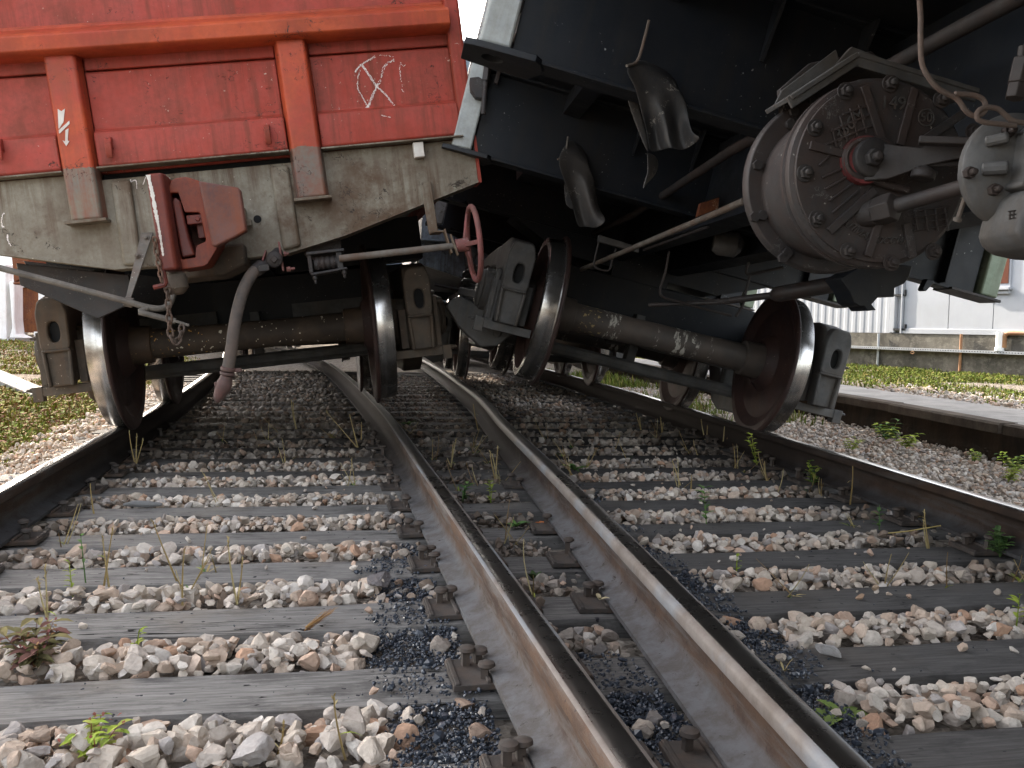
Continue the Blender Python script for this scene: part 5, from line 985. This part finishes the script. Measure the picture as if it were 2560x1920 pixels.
# fallen concrete post lying in the grass
P0, P1 = gz(-40, 945, .13), gz(112, 1000, .02); m = MB(); m.bar(P0+Vector((-.3, .25, .10)), P1, .26, .12); m.bar(P0.lerp(P1, .2)+Vector((0, 0, .05)), P0.lerp(P1, .55)+Vector((.05, -.05, .045)), .02, .015); tag(m.build('concrete_post', M['oldpost'], bevel=.015), 'broken grey concrete post lying tilted in the grass at the left', 'post')
# unseen trees beyond the shed, added to shade the bank and the tracks
def tree(x, y, h, seedv, lab):
    r = random.Random(seedv); t = empty('tree', loc=(x, y, 0)); tag(t, lab, 'tree', 'unseen shade trees beyond the yard')
    m = MB(); m.tube([(0, 0, 0), (.1, 0, h*.3), (.0, .1, h*.6), (.1, 0, h*.85)], [.25, .2, .13, .04], 8)
    for k in range(7): a = r.uniform(0, 2*PI); z = h*r.uniform(.3, .7); m.tube([(0, 0, z), (math.cos(a)*h*.12, math.sin(a)*h*.12, z+h*.1), (math.cos(a)*h*.22, math.sin(a)*h*.22, z+h*.16)], [.09, .06, .02], 6)
    m.build('trunk', M['axle'], t); vs, cs = [], []
    for _ in range(60):
        a, e = r.uniform(0, 2*PI), r.uniform(-.6, 1); rad = h*.32*math.sqrt(1-.5*e*e)*r.uniform(.5, 1); c = Vector((math.cos(a)*rad, math.sin(a)*rad, h*(.62+.3*e))); base = r.uniform(.6, 1.3)
        for _ in range(70):
            p = c+Vector((r.gauss(0, 1), r.gauss(0, 1), r.gauss(0, .7)))*h*.055; u = Vector((r.gauss(0, 1), r.gauss(0, 1), r.gauss(0, 1))).normalized()*.13; w_ = u.cross(Vector((r.random(), r.random(), r.random()))).normalized()*.07
            vs += [p-u, p+w_, p+u, p-w_]; cs += [(.05*base, .085*base, .025*base)]*4
    leafmesh('crown', vs, cs, t)
def leafmesh(name, vs, cs, parent=None, mat=None):
    me = bpy.data.meshes.new(name); me.from_pydata([tuple(v) for v in vs], [], [(4*i, 4*i+1, 4*i+2, 4*i+3) for i in range(len(vs)//4)]); a = me.color_attributes.new('col', 'FLOAT_COLOR', 'POINT'); a.data.foreach_set('color', np.concatenate([np.array(cs), np.ones((len(cs), 1))], 1).astype(np.float32).ravel()); me.materials.append(mat or M['leaf']); me.shade_flat()
    o = bpy.data.objects.new(name, me); COL.objects.link(o)
    if parent: o.parent = parent
    return o
# ================================================================== grass
def blades(fn, n, hmin, hmax, pal, wd=.004):
    vs, cs = [], []
    for _ in range(n):
        q = fn()
        if q is None: continue
        x, y = q; z = gh(x, y)-.005; h = hmin+(hmax-hmin)*rng.random()**1.8; a = rng.uniform(0, 2*PI); ln = rng.uniform(.1, .75)*h; w_ = wd*rng.uniform(.7, 1.6)*(1+y*.06); d = Vector((math.cos(a), math.sin(a), 0)); s = Vector((-d.y, d.x, 0))*w_
        p0 = Vector((x, y, z)); p1 = p0+d*ln*.35+Vector((0, 0, h*.65)); p2 = p0+d*ln+Vector((0, 0, h)); c = rng.choice(pal); k = rng.uniform(.75, 1.2); c = (c[0]*k, c[1]*k, c[2]*k)
        vs += [p0-s, p0+s, p1+s*.8, p1-s*.8, p1-s*.8, p1+s*.8, p2+s*.1, p2-s*.1]; cs += [c]*8
    return vs, cs
GP = [(.125, .190, .016), (.150, .205, .018), (.175, .210, .022), (.21, .20, .028), (.22, .17, .045), (.19, .11, .035), (.080, .135, .016), (.16, .06, .026)]
GY = [(.095, .150, .012), (.125, .175, .016), (.075, .125, .012), (.15, .165, .022), (.17, .145, .035), (.060, .105, .012)]
def leaves_low(fn, n, smin, smax, pal):
    vs, cs = [], []
    for _ in range(n):
        q = fn()
        if q is None: continue
        x, y = q; z = gh(x, y)+rng.uniform(.0, .05); s = rng.uniform(smin, smax)*(1+y*.03); a = rng.uniform(0, 2*PI); d = Vector((math.cos(a), math.sin(a), rng.uniform(-.2, .7))).normalized()*s; w_ = Vector((-math.sin(a), math.cos(a), rng.uniform(-.3, .3))).normalized()*s*.5; p = Vector((x, y, z)); c = rng.choice(pal); k = rng.uniform(.7, 1.25)
        vs += [p-d*.5, p+w_*.6, p+d*.6, p-w_*.6]; cs += [(c[0]*k, c[1]*k, c[2]*k)]*4
    return vs, cs
def fl():
    y = 3.4+17*rng.random()**1.7; x = X1(y)-.58-.25*rng.random()-abs(rng.gauss(0, 1))*(.30+.23*y)
    if hn(x, y, 1.1)+.35*hn(x, y, 3.5) < -.42+.12*(y > 9): return None
    return (x, y)
a1_, b1_ = blades(fl, 60000, .02, .085, GP); a2_, b2_ = leaves_low(fl, 60000, .016, .046, GP+[(.12, .035, .018), (.14, .07, .035)])
tag(leafmesh('grass', a1_+a2_, b1_+b2_), 'patchy autumn grass and low weeds on the left bank', kind='stuff')
def frr():
    y = 5.8+15*rng.random()**1.2; xm = X4(y)+3.15; xw = W1.x+(y-W1.y)*(wx.x/wx.y) if wx.y else 9
    if xw-.1 < xm: return None
    x = xm+(xw-xm)*rng.random()**.8
    if hn(x, y, 1.0) < -.25: return None
    return (x, y)
a1_, b1_ = blades(frr, 34000, .02, .085, GY); a2_, b2_ = leaves_low(frr, 26000, .015, .045, GY)
tag(leafmesh('grass', a1_+a2_, b1_+b2_), 'sunlit yellow green grass strip below the retaining wall', kind='stuff')
def ffar():
    y = 8.5+9*rng.random(); x = X4(y)+.35+1.5*rng.random()
    if hn(x, y, 1.4) < -.05: return None
    return (x, y)
a1_, b1_ = blades(ffar, 7000, .03, .16, GY); a2_, b2_ = leaves_low(ffar, 3500, .015, .04, GY)
tag(leafmesh('weeds', a1_+a2_, b1_+b2_), 'low green weeds growing in the ballast beyond the far wheels', kind='stuff')
# ================================================================== single plants along the track
STRAW = [(.46, .36, .17), (.40, .30, .13), (.50, .42, .22)]; GRN = [(.085, .19, .055), (.12, .24, .06), (.065, .15, .05)]; YGR = [(.34, .43, .05), (.26, .36, .05), (.40, .43, .09)]
class PL:
    def __init__(s): s.v = []; s.c = []
    def stem(s, p, q, r, c, bend=.15, n=5):
        p, q = Vector(p), Vector(q); d = q-p; side = Vector((-d.z if abs(d.x)+abs(d.y) < 1e-6 else -d.y, d.x, 0)).normalized()*d.length*bend*rng.uniform(-1, 1); pts = [p+d*(i/n)+side*math.sin(PI*.5*i/n) for i in range(n+1)]
        for i in range(n):
            r0, r1 = r*(1-.6*i/n), r*(1-.6*(i+1)/n)
            for u in (Vector((1, 0, 0)), Vector((0, 1, 0)), Vector((.7, .7, 0))): s.v += [pts[i]-u*r0, pts[i]+u*r0, pts[i+1]+u*r1, pts[i+1]-u*r1]; s.c += [c]*4
        return pts
    def leaf(s, p, d, L, W, c, curl=.5, n=4):
        p = Vector(p); d = Vector(d).normalized(); sd_ = d.cross(Vector((0, 0, 1))); sd_ = sd_.normalized() if sd_.length > .01 else Vector((1, 0, 0)); prev = None
        for i in range(n+1):
            t = i/n; q = p+d*L*t+Vector((0, 0, -curl*L*t*t*.6)); w_ = W*math.sin(PI*min(.97, .12+.88*t))**.8*.5; cur = (q-sd_*w_+Vector((0, 0, w_*.35)), q, q+sd_*w_+Vector((0, 0, w_*.35)))
            if prev: s.v += [prev[0], prev[1], cur[1], cur[0], prev[1], prev[2], cur[2], cur[1]]; s.c += [c]*4+[tuple(x*.88 for x in c)]*4
            prev = cur
    def done(s, name, label, cat, group=None, loc=None):
        o = leafmesh(name, s.v, s.c); return tag(o, label, cat, group)
def top_of(base, px, py):      # point straight above/behind the base at the same depth that the photo shows as the tip
    return Vector(onplane(px, py, tuple(base), np.array([0, 1., 0])))
def straw(bx, by, tips, label, z=-.01, r=.0031, ear=True, group='dry stems between the rails'):
    p = PL(); b = gz(bx, by, z)
    for (tx, ty) in tips:
        t = top_of(b, tx, ty); t += Vector((0, rng.uniform(-.04, .04), 0)); c = rng.choice(STRAW); pts = p.stem(b+Vector((rng.uniform(-.01, .01), rng.uniform(-.01, .01), 0)), t, r*(b.y/2.2)**.5, c)
        if ear:
            e = (pts[-1]-pts[-2]).normalized()
            for k in range(8): p.leaf(pts[-1]-e*.004*k, e+Vector((rng.gauss(0, .35), rng.gauss(0, .35), rng.gauss(0, .2))), .014, .005, rng.choice(STRAW), .2, 2)
        for k in range(rng.randint(0, 2)): q = rng.choice(pts[1:-1]); p.leaf(q, (rng.gauss(0, 1), rng.gauss(0, 1), .6), .05, .004, rng.choice(STRAW+YGR[:1]), .9, 4)
    p.done('dry_stem', label, 'dry plant', group)
def rosette(bx, by, sz, label, pal=GRN, n=9, wide=.30, z=-.01, up=.55, name='rosette_weed', cat='weed'):
    p = PL(); b = gz(bx, by, z)
    for k in range(n):
        a = 2*PI*k/n+rng.uniform(-.3, .3); L = sz*rng.uniform(.55, 1); p.leaf(b, (math.cos(a), math.sin(a), up*rng.uniform(.5, 1.8)), L, L*wide*rng.uniform(.8, 1.2), rng.choice(pal), .5, 5)
    p.done(name, label, cat, 'green weeds along the track')
def tallweed(bx, by, tx, ty, label, pal=YGR, leafL=.035, n=16, z=-.01, stems=1):
    p = PL(); b = gz(bx, by, z); t = top_of(b, tx, ty)
    for s_ in range(stems):
        tt = b+(t-b)*rng.uniform(.6, 1)+Vector((rng.gauss(0, .03), rng.gauss(0, .03), 0)) if s_ else t; pts = p.stem(b, tt, .0025, rng.choice(pal), .08, 7)
        for k in range(n):
            q = rng.choice(pts[1:]); a = rng.uniform(0, 2*PI); p.leaf(q, (math.cos(a), math.sin(a), .7), leafL*rng.uniform(.5, 1.1), leafL*.35, rng.choice(pal), .5, 3)
    p.done('tall_weed', label, 'weed', 'green weeds along the track')
def bushy(bx, by, sz, label, pal=YGR, n=45, z=-.04, red=None):
    p = PL(); b = gz(bx, by, z)
    for k in range(max(6, n//6)):
        a = rng.uniform(0, 2*PI); d = Vector((math.cos(a)*rng.uniform(.2, .9), math.sin(a)*rng.uniform(.2, .9), rng.uniform(.5, 1.1)))*sz*rng.uniform(.6, 1); pts = p.stem(b, b+d, .0018, rng.choice(red or pal), .2, 5)
        for q in pts[1:]:
            for _ in range(2): a = rng.uniform(0, 2*PI); L = sz*rng.uniform(.26, .50); p.leaf(q, (math.cos(a), math.sin(a), .3), L, L*.42, rng.choice(pal), .5, 3)
        if red:
            for _ in range(5): p.leaf(pts[-1]+Vector((rng.gauss(0, .008), rng.gauss(0, .008), rng.gauss(0, .008))), (rng.gauss(0, 1), rng.gauss(0, 1), 1), .010, .007, rng.choice(red), .2, 2)
    p.done('bushy_weed', label, 'weed', 'green weeds along the track')
straw(341, 1168, [(347, 1085), (338, 1078), (352, 1100)], 'cluster of yellowish stalks just below the near left wheel')
straw(741, 1075, [(740, 1000), (744, 1008)], 'upright straw stalks standing in the middle of the left track under the wagon shade')
straw(891, 1121, [(815, 1030), (874, 1040)], 'two straw stalks, one long and slanting left, beside the middle rail')
straw(905, 1108, [(900, 1060)], 'short straw stalk close against the middle rail foot')
straw(234, 1289, [(232, 1208)], 'single short straw stalk inside the near left rail', ear=False)
straw(263, 1469, [(280, 1322), (262, 1345)], 'pair of thick pale stalks at the left end of a front sleeper', z=.0)
straw(446, 1451, [(392, 1290)], 'straw stalk bent to the left over the stones', z=.0)
straw(596, 1509, [(593, 1345), (604, 1395)], 'tall thin stalk with a pale tip in the centre of the left track', z=.0)
straw(457, 1515, [(466, 1380)], 'thin reddish stalk behind the third sleeper', z=.0, ear=False)
straw(130, 1584, [(113, 1422), (104, 1450)], 'fluffy pale ear on a stalk near the left picture edge', z=.0)
straw(868, 1903, [(858, 1742)], 'tall brown stalk at the very front beside the middle rail', z=-.02)
straw(697, 1891, [(701, 1808)], 'short brown stalk among the front stones', z=-.02)
straw(1128, 1168, [(1134, 1110), (1142, 1098), (1120, 1150)], 'dry pale stalks between the two middle rails near the far sleepers', z=0)
straw(1238, 1197, [(1232, 1130), (1246, 1120), (1226, 1140)], 'dry tuft of stalks against the broad rusty rail', z=0)
straw(1195, 1075, [(1189, 1010)], 'thin stalk leaning on the broad rusty rail', z=0, ear=False)
straw(2316, 1370, [(2316, 1280), (2305, 1300)], 'stalk rising from the stones near the shiny rail', z=0)
straw(2121, 1262, [(2119, 1162)], 'lone reddish stalk in front of the shiny rail', z=0, ear=False)
straw(1700, 1215, [(1680, 1155)], 'slanting pale stalk in the right track', z=0, ear=False)
straw(1730, 1235, [(1722, 1185)], 'short pale stalk beside the slanting one in the right track', z=0, ear=False)
for i, (x, y, tx, ty) in enumerate(((1600, 1075, 1590, 1035), (1655, 1085, 1650, 1045), (1765, 1100, 1760, 1052), (1810, 1118, 1812, 1060), (1840, 1112, 1850, 1068))): straw(x, y, [(tx, ty), (tx+8, ty+12)], 'faded straw tuft in the shadow along the inner side of the shiny rail', z=0)
straw(2265, 1683, [(2262, 1640)] if False else [(1964, 1648)], 'x') if False else None
tallweed(214, 1457, 202, 1340, 'slim green grass stalk at the left end of the third sleeper', GRN, .03, 8, z=0); tallweed(182, 1492, 173, 1405, 'yellow green sprig among the stones at the far left', YGR, .03, 9, z=0); tallweed(341, 1625, 350, 1573, 'little sprig with a yellow tip on the second sleeper edge', YGR, .03, 9, z=0)
tallweed(1157, 1255, 1163, 1206, 'green grass sprig between the two middle rails', GRN, .05, 8, z=0, stems=2); tallweed(1227, 1257, 1222, 1198, 'green sprig against the foot of the broad rusty rail', YGR, .04, 8, z=0, stems=2)
tallweed(1766, 1310, 1760, 1222, 'tall dark green weed in the middle of the right track', GRN, .05, 22, z=0); tallweed(1841, 1430, 1842, 1385, 'tiny pale sprout among the right hand stones', YGR, .03, 7, z=0); tallweed(1895, 1170, 1878, 1088, 'tall yellow green weed by the shiny rail near the tilted wheel', YGR, .05, 24, z=0, stems=2)
tallweed(2032, 1214, 2024, 1155, 'bright green weed growing against the shiny rail', GRN+YGR, .06, 20, z=0, stems=2); tallweed(2198, 1325, 2200, 1262, 'thin green weed below the shiny rail', GRN, .045, 9, z=0); tallweed(2500, 1393, 2492, 1330, 'feathery green weed near the right picture edge', GRN, .06, 26, z=0, stems=3); tallweed(2541, 1567, 2550, 1488, 'pale green stalk at the extreme right edge', YGR, .04, 9, z=0)
rosette(1020, 1062, .10, 'broad leaved green rosette in the shade beside the middle rail', z=0, wide=.42); rosette(1436, 1176, .11, 'green rosette of oval leaves just right of the broad rusty rail', z=0, wide=.36, up=.7); rosette(1290, 1318, .085, 'green rosette between the two middle rails', z=0, wide=.34, up=.8)
rosette(1335, 1450, .06, 'two dark green leaves between the converging rails', [(.04, .09, .03)], 3, .45, z=0, up=1.2); rosette(2108, 1795, .12, 'large soft green leaves at the foot of the broad rusty rail in front', [(.12, .20, .06), (.16, .24, .06)], 6, .38, z=-.02, up=.35); rosette(1500, 1500, .045, 'curled pale dead leaf on the foot of the broad rusty rail', [(.62, .55, .36), (.5, .42, .26)], 3, .5, z=.03, up=.9, name='dead_leaf', cat='leaf')
rosette(1355, 1312, .035, 'small orange dead leaf between the middle rails', [(.55, .17, .05)], 4, .6, z=.01, up=.5, name='dead_leaf', cat='leaf'); rosette(1960, 1680, .06, 'bent dry straw leaf on the outer side of the broad rusty rail', STRAW, 4, .12, z=0, up=1.4, name='dead_leaf', cat='leaf')
rosette(1885, 1162, .05, 'small brownish leaf cluster beside the tall weed', [(.25, .16, .08)], 5, .4, z=0, up=.5)
bushy(2215, 1100, .17, 'largest yellow green weed bush beside the platform face', YGR+GRN, 60); bushy(2264, 1120, .14, 'low yellow green bush right of the largest weed', YGR, 50); bushy(2128, 1126, .11, 'small leafy weed in the ballast left of the bushes', YGR, 40); bushy(2436, 1155, .10, 'narrow green weed among stones under the platform', GRN+YGR, 30); bushy(2533, 1175, .14, 'green weed at the right edge below the platform', GRN+YGR, 45); bushy(2520, 1205, .12, 'second lower weed at the right edge nearer the rail', YGR, 35)
bushy(87, 1668, .13, 'reddish flowering weed on the near left sleeper', [(.13, .12, .05), (.20, .17, .07), (.16, .07, .06)], 70, z=.0, red=[(.30, .10, .09), (.24, .08, .08), (.34, .19, .08)]); bushy(232, 1900, .08, 'small green and red weed at the bottom edge in front stones', YGR, 36, z=-.03, red=[(.30, .09, .07)])
p = PL(); b = gz(765, 1578, .004); e = gz(830, 1532, .02)
for k in range(34): p.stem(b+Vector((rng.gauss(0, .003), rng.gauss(0, .003), rng.uniform(.002, .012))), b+(e-b)*rng.uniform(.8, 1.05)+Vector((rng.gauss(0, .010), rng.gauss(0, .012), rng.uniform(0, .016))), .0011, rng.choice([(.33, .17, .06), (.42, .25, .10), (.26, .12, .05)]), .05, 3)
p.done('broom_tuft', 'short brown tuft of broken bristles on the second sleeper', 'bristle tuft')
m = MB(); c = gz(358, 1262, .012); m.tube([c+Vector((-.085, -.005, 0)), c+Vector((-.04, .004, .004)), c+Vector((.02, -.002, .003)), c+Vector((.08, .008, .002))], [.006, .015, .016, .007], 8); tag(m.build('driftwood', M['oldpost']), 'smooth pale stick of wood lying on a left sleeper', 'stick')
m = MB(); m.tube([gz(1860, 1328, .004), gz(1990, 1318, .012), gz(2140, 1300, .03)], .003, 6); m.tube([gz(1990, 1318, .012), gz(2350, 1316, .03)], .0025, 6)
tag(m.build('fallen_stalk', weathered('straw_stalk', (.42, .34, .12), (.34, .26, .09), (.3, .2, .1), .3, None)), 'yellow fallen stalk lying across the stones by the shiny rail', 'dry plant') if False else None
m = MB(); m.tube([gz(2200, 1335, .0), gz(2270, 1328, .025), gz(2352, 1314, .05)], .0028, 6); tag(m.build('fallen_stalk', weathered('straw_stalk', (.42, .34, .12), (.34, .26, .09), (.3, .2, .1), .3, None)), 'yellow fallen stalk lying across the stones by the shiny rail', 'dry plant')
# a few stones that lie by themselves on the timbers
def stone_thing(px, py, r, colr, label, z=None):
    c = gz(px, py, 0); shp, Fc = rock_shapes(3, 1, 10); P = shp[0] @ rand_rot(1)[0].T*r; P[:, 2] *= .8; P[:, 2] -= P[:, 2].min(); me = bpy.data.meshes.new('stone'); me.from_pydata(P.tolist(), [], Fc.tolist()); me.materials.append(M['stone']); me.shade_flat()
    a = me.color_attributes.new('col', 'FLOAT_COLOR', 'POINT'); a.data.foreach_set('color', np.tile((*colr, 1), len(P)).astype(np.float32)); o = bpy.data.objects.new('stone', me); COL.objects.link(o); o.location = (c.x, c.y, .001); tag(o, label, 'stone', 'loose stones on the sleepers')
stone_thing(1983, 1480, .019, (.52, .50, .45), 'round white stone alone on the right sleeper beside the broad rail'); stone_thing(2190, 1482, .022, (.40, .29, .20), 'tan stone lying further right on the same sleeper'); stone_thing(2065, 1640, .040, (.34, .33, .32), 'large grey wedge stone on the right sleeper'); stone_thing(2150, 1500, .016, (.36, .24, .16), 'small brown stone below the tan one')
stone_thing(842, 1250, .030, (.44, .30, .20), 'orange tan stone on the fourth sleeper near the middle rail'); stone_thing(790, 1255, .028, (.52, .50, .47), 'pale stone just left of the orange tan one'); stone_thing(950, 1470, .045, (.16, .15, .155), 'dark upright lump of slag beside the middle rail'); stone_thing(1948, 1345, .012, (.55, .53, .5), 'small white pebble on the right hand sleeper')

# ================================================================== more wagons added behind to block low sun under the near ones
def centre_left(y): return X2(y)-.80
yq = 19.6; hd = math.degrees(math.atan2(-(centre_left(yq+6)-centre_left(yq-0)), 6)); fol = copy_tree(red); fol.matrix_world = Frame((centre_left(yq), yq, .185), hd, 0).M(); tag(fol, 'wagon added far behind the red one to keep low sun out beneath it')
yq = 23.6; hd = math.degrees(math.atan2(-(X3(yq+6)-X3(yq)), 6)); fo2 = copy_tree(nx); fo2.matrix_world = Frame((X3(yq)+.76, yq, .185), hd, 0).M(); tag(fo2, 'farthest wagon, added on the right hand track to keep low sun out')

for i, (x, y, h) in enumerate(((-24, 26, 13), (-12.5, 37, 13), (-19, 36, 13), (-28, 33, 14), (-14.5, 45, 14), (-22, 45, 15))): tree(x, y, h, 40+i, 'unseen leafy tree added beyond the shed for its shade')
for i in range(46):
    k = i % 4; y = 2.6+4.2*rng.random()
    x = (X4(y)-.12-.25*rng.random(), X2(y)+.2+rng.random()*max(.05, X3(y)-X2(y)-.4), X3(y)+.2+1.1*rng.random(), X1(y)+.15+1.2*rng.random())[k]
    P = PL(); b = Vector((x, y, -.01)); 
    for _ in range(rng.randint(1, 4)):
        hgt = rng.uniform(.05, .17); c = rng.choice(STRAW+[(.30, .20, .10)]); P.stem(b+Vector((rng.gauss(0, .012), rng.gauss(0, .012), 0)), b+Vector((rng.gauss(0, .045), rng.gauss(0, .045), hgt)), .0026, c, .25, 5)
    for _ in range(rng.randint(0, 6)): a = rng.uniform(0, 6.3); P.leaf(b, (math.cos(a), math.sin(a), rng.uniform(.3, 1.4)), rng.uniform(.03, .07), .008, rng.choice(GRN+YGR+STRAW), .5, 3)
    P.done('straw_tuft', 'small scattered tuft of dry straw and weeds among the stones of the tracks', 'dry plant', 'small straw tufts in the ballast')
